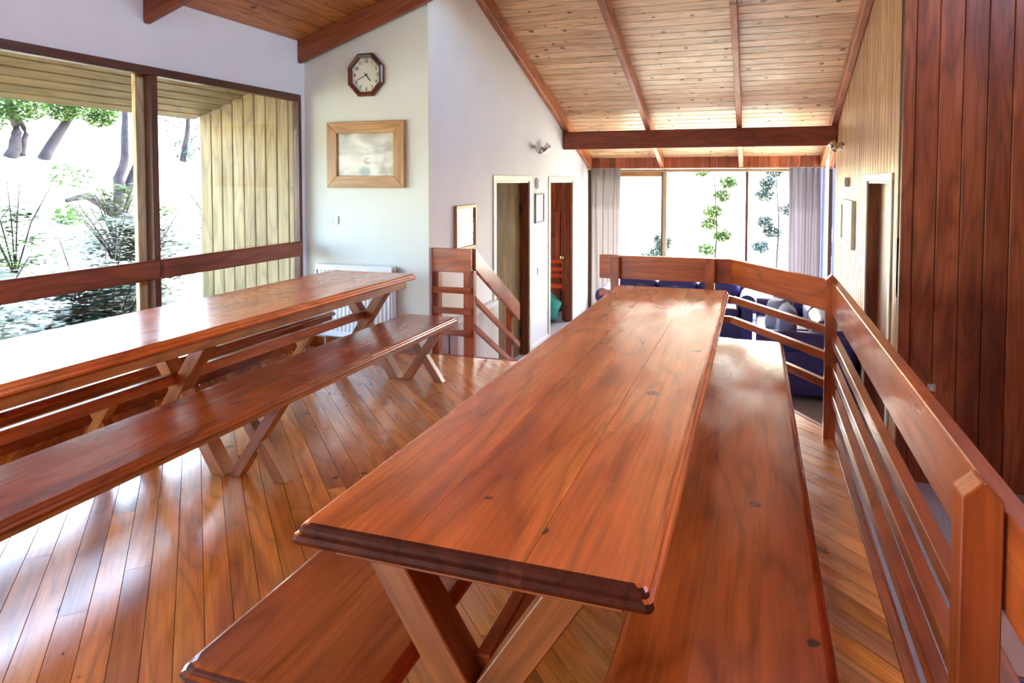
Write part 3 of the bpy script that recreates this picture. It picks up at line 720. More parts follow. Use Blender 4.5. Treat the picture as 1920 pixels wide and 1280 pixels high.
# ------------------------------------------------------------------ railings
rl = empty('railing', (.40, 4.2, 0), label='low timber railing around the dining platform, one wide top board over thinner rails', cat='railing')
def post(x, y, top, root, w=.062, d=.062, ang_=0.0, ch=.029):
    bm = bmesh.new(); h = top
    # chamfered top on two sides
    prof = [(-w / 2, 0), (w / 2, 0), (w / 2, h - ch), (w / 2 - ch, h), (-w / 2 + ch, h), (-w / 2, h - ch)]
    vs = [bm.verts.new((px, -d / 2, pz)) for px, pz in prof]
    fc = bm.faces.new(vs); r = bmesh.ops.extrude_face_region(bm, geom=[fc]); bmesh.ops.translate(bm, vec=(0, d, 0), verts=[q for q in r['geom'] if isinstance(q, bmesh.types.BMVert)])
    bmesh.ops.bevel(bm, geom=bm.edges[:], offset=.0025, segments=1, affect='EDGES')
    me = mesh_from(bm); me.materials.append(M['rail']); me.materials.append(M['postend'])
    for p in me.polygons:
        if ch > .02 and p.normal.x < -.3 and p.normal.z > .3: p.material_index = 1
    R1 = Matrix.Rotation(R(-90), 4, 'Y'); me.transform(R1.inverted())
    return link('post', me, None, root, T(x, y, 0) @ Matrix.Rotation(ang_, 4, 'Z') @ R1)
post(.365, 1.372, .925, rl); post(.400, 4.215, .915, rl, w=.06, d=.05)
post(-.300, 5.135, .884, rl, ch=.003); post(-.978, 5.135, .866, rl, ch=.003)
post(.365, -1.4, .925, rl)
tops = [(.79, .175), (.592, .046), (.446, .046), (.288, .046)]
NR = {'a': (0, 1, 0), 'b': (.86, .5, 0), 'c': (1, 0, 0)}
for j, (z, h) in enumerate(tops):
    nm = 'top_board' if j == 0 else 'rail'
    t_ = .038
    bar(nm, (-1.105, 5.187, z), (-.150, 5.187, z), h, t_, 'rail', rl, nrm=(0, 1, 0), bev=.004)
    bar(nm, (-.147, 5.180, z), (.392, 4.262, z), h, t_, 'rail', rl, nrm=(.86, .5, 0), bev=.004)
    zr = (z, .549, .400, .248)[j]
    bar(nm, (.421, 4.235, zr), (.421, YN + .1, zr), h if j == 0 else .048, t_, 'rail', rl, nrm=(1, 0, 0), bev=.003)

sr = empty('stair_railing', (-2.3, 5.28, 0), label='timber railing beside the white wall, sloping down with the stairs', cat='railing')
post(-2.492, 5.262, .70, sr, w=.06, d=.07, ch=.003); post(-2.196, 5.262, .70, sr, w=.09, d=.06, ch=.003)
for j, (z, h) in enumerate([(.785, .195), (.539, .05), (.370, .05), (.191, .05)]):
    bar('top_board' if j == 0 else 'rail', (-2.513, 5.223, z), (-2.165, 5.223, z), h, .03, 'rail', sr, nrm=(0, 1, 0))
sl = -.554
for j, (z, h) in enumerate([(.795, .17), (.47, .045), (.238, .045)]):
    y0_, y1_ = 5.265, 6.40
    bm = bmesh.new(); X_ = -2.163
    hh = h / 2 / math.cos(math.atan(sl)) if j else h / 2
    pr = [(y0_, z - hh), (y1_, z - hh + sl * (y1_ - y0_)), (y1_, z + hh + sl * (y1_ - y0_)), (y0_, z + hh)]
    vs = [bm.verts.new((X_ - .015, a, b2)) for a, b2 in pr]
    fc = bm.faces.new(vs); r = bmesh.ops.extrude_face_region(bm, geom=[fc]); bmesh.ops.translate(bm, vec=(.032, 0, 0), verts=[q for q in r['geom'] if isinstance(q, bmesh.types.BMVert)])
    bmesh.ops.bevel(bm, geom=bm.edges[:], offset=.003, segments=1, affect='EDGES')
    mb = basis((0, 1, sl), (1, 0, 0), (X_, y0_, z)); me = mesh_from(bm); me.transform(mb.inverted())
    link('sloping_board' if j == 0 else 'sloping_rail', me, M['rail'], sr, mb)
box('lower_post', (-2.235, 6.24, LZ), (-2.18, 6.30, .22), 'rail', sr)
st = empty('stairs', (-1.6, 5.8, LZ), label='short timber steps from the platform down to the sofa area', cat='stairs')
for i_ in range(2):
    z = -.2067 * (i_ + 1)
    box('tread', (-2.14, 5.27 + .27 * i_, z - .035), (-1.13, 5.27 + .27 * (i_ + 1) + .02, z), 'rail', st)
    box('riser', (-2.12, 5.27 + .27 * (i_ + 1) - .02, z - .2067), (-1.15, 5.27 + .27 * (i_ + 1), z - .035), 'rail', st)

# ------------------------------------------------------------------ wall things
# octagonal clock
ck = empty('wall_clock', (-3.083, YC, 2.312), label='octagonal dark wood clock on the cream wall', cat='clock')
def ngon_ring(n, ro, ri, y0, y1, rot=math.pi / 8):
    bm = bmesh.new(); rings = []
    rm = ro * .93
    for rad, yy in ((ro, 0), (ro, -y1 * .75), (rm, -y1), (ri, -y1 * .8), (ri, -y0)):
        rings.append([bm.verts.new((rad * math.cos(rot + 2 * math.pi * q / n), yy, rad * math.sin(rot + 2 * math.pi * q / n))) for q in range(n)])
    for r0, r1 in zip(rings[:-1], rings[1:]):
        for q in range(n): bm.faces.new([r0[q], r0[(q + 1) % n], r1[(q + 1) % n], r1[q]])
    return mesh_from(bm)
ro = .178 / math.cos(math.pi / 8) * .99
link('clock_frame', ngon_ring(8, ro, ro * .80, .012, .045), M['clockwood'], ck, local=Matrix.Scale(.94, 4, (1, 0, 0)))
bm = bmesh.new(); bm.faces.new([bm.verts.new((ro * .82 * math.cos(math.pi / 8 + math.pi / 4 * q), -.012, ro * .82 * math.sin(math.pi / 8 + math.pi / 4 * q))) for q in range(8)])
r = bmesh.ops.extrude_face_region(bm, geom=bm.faces[:]); bmesh.ops.translate(bm, vec=(0, .008, 0), verts=[q for q in r['geom'] if isinstance(q, bmesh.types.BMVert)])
link('clock_face', mesh_from(bm), M['face'], ck, local=Matrix.Scale(.94, 4, (1, 0, 0)))
def text_mesh(txt, size):
    cu = bpy.data.curves.new('t', 'FONT'); cu.body = txt; cu.size = size; cu.align_x = 'CENTER'; cu.align_y = 'CENTER'; cu.extrude = .0006
    o = bpy.data.objects.new('t', cu); COL.objects.link(o); dg = bpy.context.evaluated_depsgraph_get(); me = bpy.data.meshes.new_from_object(o.evaluated_get(dg))
    bpy.data.objects.remove(o); bpy.data.curves.remove(cu); return me
for h in range(1, 13):
    a = R(90 - 30 * h); me = text_mesh(str(h), .043)
    link('numeral', me, M['dark'], ck, local=T(.108 * math.cos(a), -.0135, .115 * math.sin(a)) @ Matrix.Rotation(R(90), 4, 'X') @ Matrix.Scale(.85, 4, (1, 0, 0)))
def hand(name, ang_deg, ln, w):
    a = R(90 - ang_deg); p = Vector((math.cos(a) * ln, -.017, math.sin(a) * ln)); q = Vector((-math.cos(a) * .02, -.017, -math.sin(a) * .02))
    local_bar(ck, name, q, p, w, .002, 'dark', (0, 1, 0), bev=.0005)
hand('hour_hand', 141, .062, .009); hand('minute_hand', 246, .092, .006)
bm = bmesh.new(); add_tube(bm, (0, -.012, 0), (0, -.02, 0), .007); link('hub', mesh_from(bm), M['dark'], ck, local=Matrix.Identity(4))

def framed(name, loc, rz, w, h, fw, depth, fmat, art, label, cat='picture', mount=0.0):
    """frame centre at loc on a wall; local -Y looks into the room"""
    root = empty(name, loc, rz, label=label, cat=cat)
    for q in range(4):
        horiz = q < 2; s = 1 if q % 2 == 0 else -1
        bm = bmesh.new()
        if horiz: pts = [(-w / 2, s * h / 2), (w / 2, s * h / 2), (w / 2 - fw, s * (h / 2 - fw)), (-w / 2 + fw, s * (h / 2 - fw))]
        else: pts = [(s * w / 2, -h / 2), (s * w / 2, h / 2), (s * (w / 2 - fw), h / 2 - fw), (s * (w / 2 - fw), -h / 2 + fw)]
        fc = bm.faces.new([bm.verts.new((a, 0, b2)) for a, b2 in pts]); r = bmesh.ops.extrude_face_region(bm, geom=[fc]); bmesh.ops.translate(bm, vec=(0, -depth, 0), verts=[z for z in r['geom'] if isinstance(z, bmesh.types.BMVert)])
        bmesh.ops.bevel(bm, geom=bm.edges[:], offset=min(.003, fw * .15), segments=1, affect='EDGES')
        me = mesh_from(bm)
        loc_m = Matrix.Identity(4) if horiz else Matrix.Rotation(R(-90), 4, 'Y')
        me.transform(loc_m.inverted()); link('frame_rail', me, M[fmat], root, local=loc_m)
    if mount:
        bm = bmesh.new(); add_box(bm, (-w / 2 + fw, -depth * .45, -h / 2 + fw), (w / 2 - fw, -.002, h / 2 - fw)); link('mount', mesh_from(bm), M['paper'], root, local=Matrix.Identity(4))
    g = fw + mount
    bm = bmesh.new(); add_box(bm, (-w / 2 + g, -depth * .5, -h / 2 + g), (w / 2 - g, -.001, h / 2 - g)); link('print', mesh_from(bm), M[art], root, local=Matrix.Identity(4))
    return root
framed('framed_picture', (-3.090, YC, 1.652), 0, .735, .552, .098, .042, 'oakframe', 'misty', 'picture in a broad honey wood frame below the octagonal clock')
framed('framed_picture', (XG, 5.905, 1.008), R(90), .47, .405, .028, .03, 'oakframe', 'snow', 'thin-framed snow scene on the white wall above the stair railing')
nb = framed('framed_notice', (XG, 8.235, 1.10), R(90), .36, .36, .02, .022, 'ink', 'paper', 'small grey-framed notice on the white wall between the two doorways', 'notice', mount=.03)
bm = bmesh.new()
for q in range(9): add_box(bm, (-.10, -.0125, .10 - q * .024), (.10 - .05 * random.random(), -.0118, .108 - q * .024))
tx = link('printed_lines', mesh_from(bm), M['ink'], nb, local=Matrix.Identity(4))
mr = framed('framed_notice', (XR, 8.12, 0.99), R(-90), .96, .49, .06, .035, 'cream', 'paper', 'wide cream-framed board on the timber wall before the right doorway', 'notice')
framed_lab = box('wall_label', (XG, 8.10, .812), (XG + .006, 8.26, .845), 'plastic', bev=.001); tag(framed_lab, 'tiny white label strip on the wall under the small grey-framed notice', 'label')

def switch(name, c, rz, w, h, label, cat='switch', rocker=True):
    root = empty(name, c, rz, label=label, cat=cat)
    bm = bmesh.new(); add_box(bm, (-w / 2, -.010, -h / 2), (w / 2, 0, h / 2)); bmesh.ops.bevel(bm, geom=bm.edges[:], offset=.003, segments=2, affect='EDGES')
    link('plate', mesh_from(bm), M['plastic'], root, local=Matrix.Identity(4))
    bm = bmesh.new(); add_box(bm, (-.008, -.014, -.013), (.008, -.009, .013)); link('rocker', mesh_from(bm), M['white'], root, local=Matrix.Identity(4))
switch('light_switch', (-3.427, YC, 1.096), 0, .115, .072, 'cream switch plate on the wall under the honey-framed picture')
switch('light_switch', (XG, 8.24, .33), R(90), .12, .085, 'cream switch plate low on the white wall between the doorways')
switch('power_outlet', (1.133, YF, .04), 0, .05, .05, 'small white outlet on the dark cedar wall just above the railing', 'outlet')
# alarm discs
def disc(name, c, axis, rad, dep, label):
    root = empty(name, c, label=label, cat='alarm')
    bm = bmesh.new(); a = Vector(axis); add_tube(bm, (0, 0, 0), a * dep * .5, rad, rad, 28); link('base', mesh_from(bm, True, R(40)), M['plastic'], root, local=Matrix.Identity(4))
    bm = bmesh.new(); add_tube(bm, a * dep * .5, a * dep, rad * .9, rad * .6, 28); link('cover', mesh_from(bm, True, R(40)), M['white'], root, local=Matrix.Identity(4))
disc('smoke_alarm', (XG, 8.15, 1.40), (1, 0, 0), .068, .04, 'round white alarm on the white wall above the small grey notice')
tb = empty('thermostat', (XR, 8.21, 1.42), R(-90), label='small white box on the timber wall above the cream-framed board', cat='sensor')
bm = bmesh.new(); add_box(bm, (-.06, -.045, -.05), (.06, 0, .05)); bmesh.ops.bevel(bm, geom=bm.edges[:], offset=.006, segments=2, affect='EDGES'); link('case', mesh_from(bm), M['plastic'], tb, local=Matrix.Identity(4))
bm = bmesh.new(); add_box(bm, (-.03, -.049, -.02), (.03, -.045, .02)); link('front_grille', mesh_from(bm), M['white'], tb, local=Matrix.Identity(4))
# twin spotlights
def spots(c, nx_, label):
    root = empty('twin_spotlight', c, label=label, cat='lamp')
    bm = bmesh.new(); add_tube(bm, (0, 0, 0), (nx_ * .025, 0, 0), .045, .04, 24); link('wall_plate', mesh_from(bm, True, R(40)), M['chrome'], root, local=Matrix.Identity(4))
    bm = bmesh.new(); add_tube(bm, (nx_ * .03, -.19, 0), (nx_ * .03, .19, 0), .009, n=10); link('arm', mesh_from(bm, True), M['chrome'], root, local=Matrix.Identity(4))
    for s, dz in ((-1, -.4), (1, .8)):
        o = Vector((nx_ * .05, s * .17, 0)); d = Vector((nx_ * .75, s * .35, dz)).normalized()
        bm = bmesh.new(); add_tube(bm, o - d * .045, o + d * .02, .026, .030, 18, True); add_tube(bm, o + d * .02, o + d * .075, .030, .046, 18, False)
        h = link('spot_head', mesh_from(bm, True, R(40)), M['chrome'], root, local=Matrix.Identity(4))
        bm = bmesh.new(); add_tube(bm, o + d * .03, o + d * .045, .031, .036, 18); link('bulb', mesh_from(bm, True, R(40)), M['white'], h, local=Matrix.Identity(4))
spots((XG, 8.15, 1.825), 1, 'chrome twin spotlight on the white wall above the doorways')
spots((XR, 8.85, 1.83), -1, 'chrome twin spotlight on the timber wall beside the cross beam end')

# radiators
def radiator(loc, rz, w, h, label):
    """local X along the wall, -Y into the room"""
    root = empty('radiator', loc, rz, label=label, cat='radiator')
    bm = bmesh.new(); n = int(w / .04); prof = []
    for q in range(n):
        a = -w / 2 + .01 + q * (w - .02) / n; p = (w - .02) / n
        prof += [(a, -.040), (a + p * .22, -.040), (a + p * .36, -.054), (a + p * .86, -.054)]
    prof.append((w / 2 - .01, -.040))
    lo = [bm.verts.new((x_, y_, .035)) for x_, y_ in prof]; hi = [bm.verts.new((x_, y_, h - .035)) for x_, y_ in prof]
    for q in range(len(prof) - 1): bm.faces.new([lo[q], lo[q + 1], hi[q + 1], hi[q]])
    add_box(bm, (-w / 2, -.052, 0), (w / 2, -.036, .036)); add_box(bm, (-w / 2, -.052, h - .036), (w / 2, -.036, h)); add_box(bm, (-w / 2, -.04, 0), (w / 2, -.03, h))
    link('panel', mesh_from(bm), M['white'], root, local=Matrix.Identity(4))
    bm = bmesh.new()
    for q in range(int(w / .03)): add_box(bm, (-w / 2 + .012 + q * .03, -.094, h - .004), (-w / 2 + .026 + q * .03, -.052, h + .002))
    add_box(bm, (-w / 2, -.100, 0.03), (-w / 2 + .006, 0 - .02, h)); add_box(bm, (w / 2 - .006, -.100, .03), (w / 2, -.02, h))
    return root, bm
def radiator2(loc, rz, w, h, label):
    root = empty('radiator', loc, rz, label=label, cat='radiator')
    bm = bmesh.new(); n = int(w / .04); prof = []
    for q in range(n):
        p = (w - .02) / n; a = -w / 2 + .01 + q * p
        prof += [(a, -.080), (a + p * .30, -.080), (a + p * .42, -.096), (a + p * .88, -.096)]
    prof.append((w / 2 - .01, -.080))
    lo = [bm.verts.new((x_, y_, .045)) for x_, y_ in prof]; hi = [bm.verts.new((x_, y_, h - .045)) for x_, y_ in prof]
    for q in range(len(prof) - 1): bm.faces.new([lo[q], lo[q + 1], hi[q + 1], hi[q]])
    add_box(bm, (-w / 2, -.094, 0), (w / 2, -.078, .046)); add_box(bm, (-w / 2, -.094, h - .046), (w / 2, -.078, h))
    link('front_panel', mesh_from(bm), M['white'], root, local=Matrix.Identity(4))
    bm = bmesh.new(); add_box(bm, (-w / 2, -.030, 0), (w / 2, -.018, h)); link('rear_panel', mesh_from(bm), M['white'], root, local=Matrix.Identity(4))
    bm = bmesh.new()
    for q in range(int((w - .02) / .03)): add_box(bm, (-w / 2 + .014 + q * .03, -.078, h - .012), (-w / 2 + .028 + q * .03, -.030, h - .002))
    link('top_grille', mesh_from(bm), M['white'], root, local=Matrix.Identity(4))
    for s in (-1, 1):
        bm = bmesh.new(); a, b2 = sorted((s * w / 2, s * (w / 2 + .006))); add_box(bm, (a, -.094, .02), (b2, -.018, h)); link('side_cover', mesh_from(bm), M['white'], root, local=Matrix.Identity(4))
    bm = bmesh.new(); add_tube(bm, (w / 2 + .006, -.055, h - .03), (w / 2 + .03, -.055, h - .03), .012); link('valve', mesh_from(bm, True, R(40)), M['brass'], root, local=Matrix.Identity(4))
    bm = bmesh.new(); add_tube(bm, (-w / 2 + .06, -.055, .0), (-w / 2 + .06, -.055, -.10), .008); add_tube(bm, (w / 2 - .06, -.055, .0), (w / 2 - .06, -.055, -.10), .008)
    link('pipe', mesh_from(bm, True, R(40)), M['white'], root, local=Matrix.Identity(4))
    return root
radiator2((-3.18, YC, .115), 0, .72, .61, 'white panel radiator under the clock wall, behind the end of the window table')
radiator2((XG, 6.05, -.42), R(90), 1.0, .66, 'white panel radiator low on the white wall behind the stair railing')

# ------------------------------------------------------------------ curtains
def curtain(name, p0, p1, z0, z1, folds, amp, mat, label, waist=0.0, group=None):
    bm = bmesh.new(); p0, p1 = Vector((*p0, 0)), Vector((*p1, 0)); d = p1 - p0; n = Vector((-d.y, d.x, 0)).normalized()
    NU, NV = folds * 10, 16; g = []
    rs = [random.uniform(.6, 1.3) for _ in range(folds + 2)]
    for j in range(NV + 1):
        v = j / NV; row = []
        for i_ in range(NU + 1):
            u = i_ / NU; a = amp * rs[int(u * folds)] * (.55 + .45 * min(1, v * 3)) if v > .03 else amp * .5
            off = math.sin(u * folds * 2 * math.pi + .6 * math.sin(v * 2 + u * 9)) * a
            uu = .5 + (u - .5) * (1 - waist * math.sin(v * math.pi * .5) ) + .01 * math.sin(v * 4 + u * 20)
            q = p0 + d * uu + n * off; row.append(bm.verts.new((q.x, q.y, z1 + (z0 - z1) * v + (.012 * math.sin(u * folds * 4 * math.pi) if j == 0 else 0))))
        g.append(row)
    for j in range(NV):
        for i_ in range(NU): bm.faces.new([g[j][i_], g[j][i_ + 1], g[j + 1][i_ + 1], g[j + 1][i_]])
    c = Vector(((p0.x + p1.x) / 2, (p0.y + p1.y) / 2, z0))
    me = mesh_from(bm, True); me.transform(T(*-c))
    o = link(name, me, M[mat], None, T(*c)); return tag(o, label, 'curtain', group)
curtain('curtain', (-2.44, 10.74), (-1.975, 10.74), LZ + .03, 1.625, 5, .034, 'curtain', 'pale grey gathered curtain at the left end of the far window', waist=.06)
curtain('curtain', (.435, 10.74), (.885, 10.74), LZ + .03, 1.625, 5, .034, 'curtain3', 'mauve-grey gathered curtain at the right end of the far window', waist=.04)
curtain('curtain', (XR - .05, 10.30), (XR - .05, 10.66), LZ + .03, 1.60, 3, .02, 'curtain2', 'narrow lilac curtain hanging against the glass of the side window')
cr_ = empty('curtain_rail', (-.8, 10.74, 1.63), label='thin metal curtain rail along the top of the far window', cat='curtain rail')
tube('rail', (-2.50, 10.77, 1.622), (.90, 10.77, 1.622), .011, 'chrome', cr_)
for xx in (-2.3, -.78, .80):
    tube('bracket', (xx, 10.77, 1.622), (xx, YB + .01, 1.622), .010, 'chrome', cr_)

# ------------------------------------------------------------------ sofas
def rbox(name, lo, hi, mat, root, bev=.05, seg=4, puff=0.0):
    bm = bmesh.new(); add_box(bm, lo, hi)
    bmesh.ops.bevel(bm, geom=bm.edges[:], offset=bev, segments=seg, affect='EDGES', profile=.5)
    if puff:
        c = (Vector(lo) + Vector(hi)) / 2; s = (Vector(hi) - Vector(lo)) / 2
        bmesh.ops.subdivide_edges(bm, edges=[e for e in bm.edges if e.calc_length() > .15], cuts=4, use_grid_fill=True)
        for v in bm.verts:
            d = v.co - c; r_ = max(0, 1 - (abs(d.x) / s.x) ** 2) * max(0, 1 - (abs(d.z) / s.z) ** 2); r2 = max(0, 1 - (abs(d.x) / s.x) ** 2) * max(0, 1 - (abs(d.y) / s.y) ** 2)
            v.co.y += math.copysign(puff * r_, d.y) if abs(d.y) > s.y * .8 else 0
            v.co.z += puff * r2 if d.z > s.z * .8 else 0
    return link(name, mesh_from(bm, True), M[mat], root, local=Matrix.Identity(4))
def sofa(loc, rz, w, d, seats, label, arm_h=.64, back_h=.72):
    """faces local -Y; origin on the floor at the centre"""
    root = empty('sofa', loc, rz, label=label, cat='sofa'); aw = .20
    rbox('base', (-w / 2 + .06, -d / 2 + .03, .06), (w / 2 - .06, d / 2 - .03, .32), 'leather', root, .03)
    rbox('back', (-w / 2 + .05, d / 2 - .24, .10), (w / 2 - .05, d / 2, back_h - .05), 'leather', root, .07)
    for s in (-1, 1):
        bm = bmesh.new(); r = .105; cxx = s * (w / 2 - .105); cz = arm_h - r
        pts = []
        for q in range(19):
            a = -R(50) + R(280) * q / 18; pts.append((cxx + r * math.cos(a), cz + r * math.sin(a)))
        pts = [(cxx + .065, .06)] + pts + [(cxx - .065, .06)]
        fc = bm.faces.new([bm.verts.new((a, -d / 2, b2)) for a, b2 in pts]); e = bmesh.ops.extrude_face_region(bm, geom=[fc]); bmesh.ops.translate(bm, vec=(0, d - .06, 0), verts=[z for z in e['geom'] if isinstance(z, bmesh.types.BMVert)])
        link('arm', mesh_from(bm, True, R(40)), M['leather'], root, local=Matrix.Identity(4))
    iw = (w - 2 * .20) / seats
    for q in range(seats):
        a = -w / 2 + .20 + q * iw
        rbox('seat_cushion', (a + .004, -d / 2 + .01, .30), (a + iw - .004, d / 2 - .26, .46), 'leather', root, .05, puff=.02)
        rbox('back_cushion', (a + .004, d / 2 - .36, .40), (a + iw - .004, d / 2 - .17, back_h), 'leather', root, .07, puff=.02)
    for sx in (-1, 1):
        for sy in (-1, 1):
            bm = bmesh.new(); add_tube(bm, (sx * (w / 2 - .12), sy * (d / 2 - .1), 0), (sx * (w / 2 - .12), sy * (d / 2 - .1), .08), .022, .03); link('foot', mesh_from(bm), M['black'], root, local=Matrix.Identity(4))
    return root
sofa((-.99, 9.55, LZ), 0, 2.02, .90, 3, 'dark blue three-seat leather sofa with its back to the far window')
sofa((.46, 8.02, LZ), R(-90), 2.15, .88, 2, 'dark blue leather sofa against the timber wall, side on behind the angled railing')
def pillow(loc, rot, s, label):
    bm = bmesh.new(); n = 10
    g = [[[None] * (n + 1) for _ in range(n + 1)] for _ in range(2)]
    for k_ in range(2):
        for i_ in range(n + 1):
            for j in range(n + 1):
                u, v = i_ / n * 2 - 1, j / n * 2 - 1
                th_ = .085 * ((1 - u ** 4) * (1 - v ** 4)) ** .6 * (1 if k_ else -1)
                pin = 1 - .07 * (1 - abs(u) ** 2) * abs(v) ** 3 ; pin2 = 1 - .07 * (1 - abs(v) ** 2) * abs(u) ** 3
                g[k_][i_][j] = bm.verts.new((u * s / 2 * pin2, th_ + .006 * math.sin(u * 7 + v * 5), v * s / 2 * pin))
    for k_ in range(2):
        for i_ in range(n):
            for j in range(n): bm.faces.new([g[k_][i_][j], g[k_][i_ + 1][j], g[k_][i_ + 1][j + 1], g[k_][i_][j + 1]])
    bmesh.ops.remove_doubles(bm, verts=bm.verts, dist=.0005)
    o = link('cushion', mesh_from(bm, True), M['cushion'], None, T(*loc) @ Matrix.Rotation(rot[2], 4, 'Z') @ Matrix.Rotation(rot[0], 4, 'X') @ Matrix.Rotation(rot[1], 4, 'Y'))
    return tag(o, label, 'cushion', 'scatter cushions on the side sofa')
pillow((.29, 8.10, LZ + .665), (R(-8), R(6), R(-80)), .36, 'grey-blue cushion standing up, farthest left of the three on the side sofa')
pillow((.23, 7.70, LZ + .665), (R(-10), R(-8), R(-66)), .36, 'lilac-grey cushion leaning in the middle of the three on the side sofa')
pillow((.30, 7.31, LZ + .665), (R(-8), R(6), R(-84)), .36, 'grey-blue cushion against the near arm of the side sofa, by the railing post')

# pale mat with blue edge on the hall floor
mt = empty('folded_mattress', (1.35, 3.2, LZ), label='pale pink folded mattress with a blue end on the lower floor beyond the railing', cat='mattress')
bm = bmesh.new(); add_box(bm, (-.45, -.02, 0), (.45, .44, .10)); bmesh.ops.bevel(bm, geom=bm.edges[:], offset=.012, segments=2, affect='EDGES'); link('pink_pad', mesh_from(bm), M['pink'], mt, local=Matrix.Identity(4))
bm = bmesh.new(); add_box(bm, (-.45, -.50, 0), (.45, -.022, .10)); bmesh.ops.bevel(bm, geom=bm.edges[:], offset=.012, segments=2, affect='EDGES'); link('blue_pad', mesh_from(bm), M['blue'], mt, local=Matrix.Identity(4))

# bedroom: chair, bunk post, green bag
ch_ = empty('wooden_chair', (-2.88, 10.28, LZ), R(15), label='bright orange wooden chair seen through the far doorway', cat='chair')
for sx in (-1, 1):
    local_bar(ch_, 'leg', (sx * .19, -.18, 0), (sx * .19, -.18, .43), .04, .04, 'orange', (0, 1, 0)); local_bar(ch_, 'back_post', (sx * .19, .19, 0), (sx * .17, .25, .86), .04, .03, 'orange', (0, 1, 0))
local_bar(ch_, 'seat', (-.21, 0, .445), (.21, 0, .445), .42, .03, 'orange', (0, 0, 1), bev=.01)
for z in (.58, .68, .80): local_bar(ch_, 'back_slat', (-.17, .215 + (z - .5) * .08, z), (.17, .215 + (z - .5) * .08, z), .06, .015, 'orange', (0, 1, 0))
bk = empty('bunk_bed', (-3.3, 10.6, LZ), label='dark timber bunk bed end inside the bedroom behind the orange chair', cat='bed')
box('post', (-2.97, 10.62, LZ), (-2.90, 10.69, .95), 'doorred', bk); box('post', (-3.85, 10.62, LZ), (-3.78, 10.69, .95), 'doorred', bk)
for z in (-.25, .45, .85): box('rail', (-3.78, 10.635, z), (-2.97, 10.675, z + .09), 'doorred', bk)
bm = bmesh.new(); bmesh.ops.create_icosphere(bm, subdivisions=3, radius=.26)
for v in bm.verts: v.co.z = v.co.z * .95 + .0; v.co.x *= 1.1 + .12 * math.sin(v.co.z * 30); v.co.z = max(v.co.z, -.22)
tag(link('duffel_bag', mesh_from(bm, True), M['green'], None, T(-2.95, 9.78, LZ + .22)), 'green soft bag on the bedroom floor inside the far doorway', 'bag')

# ------------------------------------------------------------------ outside
def terr(x, y):
    z = -1.0
    if x < -4.6: z += min(9, .33 * (-4.6 - x)) * min(1, max(0, (y + 14) / 8)) * (1 if y < 14 else max(0, 1 - (y - 14) / 16))
    if y > 12: z -= min(2.0, (y - 12) * .10) * (1 if x > -6 else max(0, 1 - (-6 - x) / 4))
    return z + .12 * math.sin(x * 1.3 + y * .7) + .08 * math.sin(y * 2.1 - x)
bm = bmesh.new(); nxg, nyg = 70, 70; g = []
for i_ in range(nxg + 1):
    row = []
    for j in range(nyg + 1):
        x_, y_ = -42 + i_ * 1.1, -22 + j * 1.1
        row.append(bm.verts.new((x_, y_, min(terr(x_, y_), -1.0 if -4.4 < x_ < 4 and -4 < y_ < 12 else 99))))
    g.append(row)
for i_ in range(nxg):
    for j in range(nyg): bm.faces.new([g[i_][j], g[i_ + 1][j], g[i_ + 1][j + 1], g[i_][j + 1]])
gr = link('ground', mesh_from(bm, True), M['soil']); gr['kind'] = 'structure'
for v_ in (): pass

def leaves(bm, centre, rad, n, size, flat=.7, rnd=random):
    for _ in range(n):
        while True:
            p = Vector((rnd.uniform(-1, 1), rnd.uniform(-1, 1), rnd.uniform(-1, 1)))
            if p.length < 1: break
        p = Vector((p.x * rad, p.y * rad, p.z * rad * flat)) + Vector(centre)
        a = rnd.uniform(0, 6.28); t_ = rnd.uniform(-.8, .8); s = size * rnd.uniform(.6, 1.3)
        u = Vector((math.cos(a), math.sin(a), t_)).normalized() * s; w = Vector((-math.sin(a), math.cos(a), rnd.uniform(-.6, .6))).normalized() * s * .4
        bm.faces.new([bm.verts.new(p - u), bm.verts.new(p + w), bm.verts.new(p + u), bm.verts.new(p - w)])
def limb(bm, pts, radii, n=9):
    prev = None
    for i_, (p, r_) in enumerate(zip(pts, radii)):
        p = Vector(p); d = (Vector(pts[min(i_ + 1, len(pts) - 1)]) - Vector(pts[max(i_ - 1, 0)])).normalized()
        q = d.to_track_quat('Z', 'Y'); ring = [bm.verts.new(p + q @ Vector((r_ * math.cos(6.2832 * k_ / n), r_ * math.sin(6.2832 * k_ / n), 0))) for k_ in range(n)]
        if prev:
            for k_ in range(n): bm.faces.new([prev[k_], prev[(k_ + 1) % n], ring[(k_ + 1) % n], ring[k_]])
        prev = ring
def tree(base, stems, blobs, label, leafm='leaf', leaf_size=.07, density=1.6, group='trees outside the windows'):
    root = empty('tree', base, label=label, cat='tree', group=group); B = Vector(base)
    for pts, r0 in stems:
        bm = bmesh.new(); n = 9; P_ = []
        for k_ in range(n + 1):
            u = k_ / n * (len(pts) - 1); i_ = min(int(u), len(pts) - 2); f = u - i_
            p = Vector(pts[i_]).lerp(Vector(pts[i_ + 1]), f) + Vector((random.uniform(-1, 1), random.uniform(-1, 1), 0)) * r0 * .22; P_.append(p)
        P_[0] = Vector(pts[0])
        limb(bm, P_, [r0 * (1 - .65 * k_ / n) for k_ in range(n + 1)])
        link('trunk', mesh_from(bm, True), M['bark'], root, local=Matrix.Identity(4))
    bm = bmesh.new()
    for c, r_, n_ in blobs: leaves(bm, c, r_, int(n_ * density), leaf_size)
    o = link('foliage', mesh_from(bm), M[leafm], root, local=Matrix.Identity(4)); o['kind'] = 'stuff'
    return root
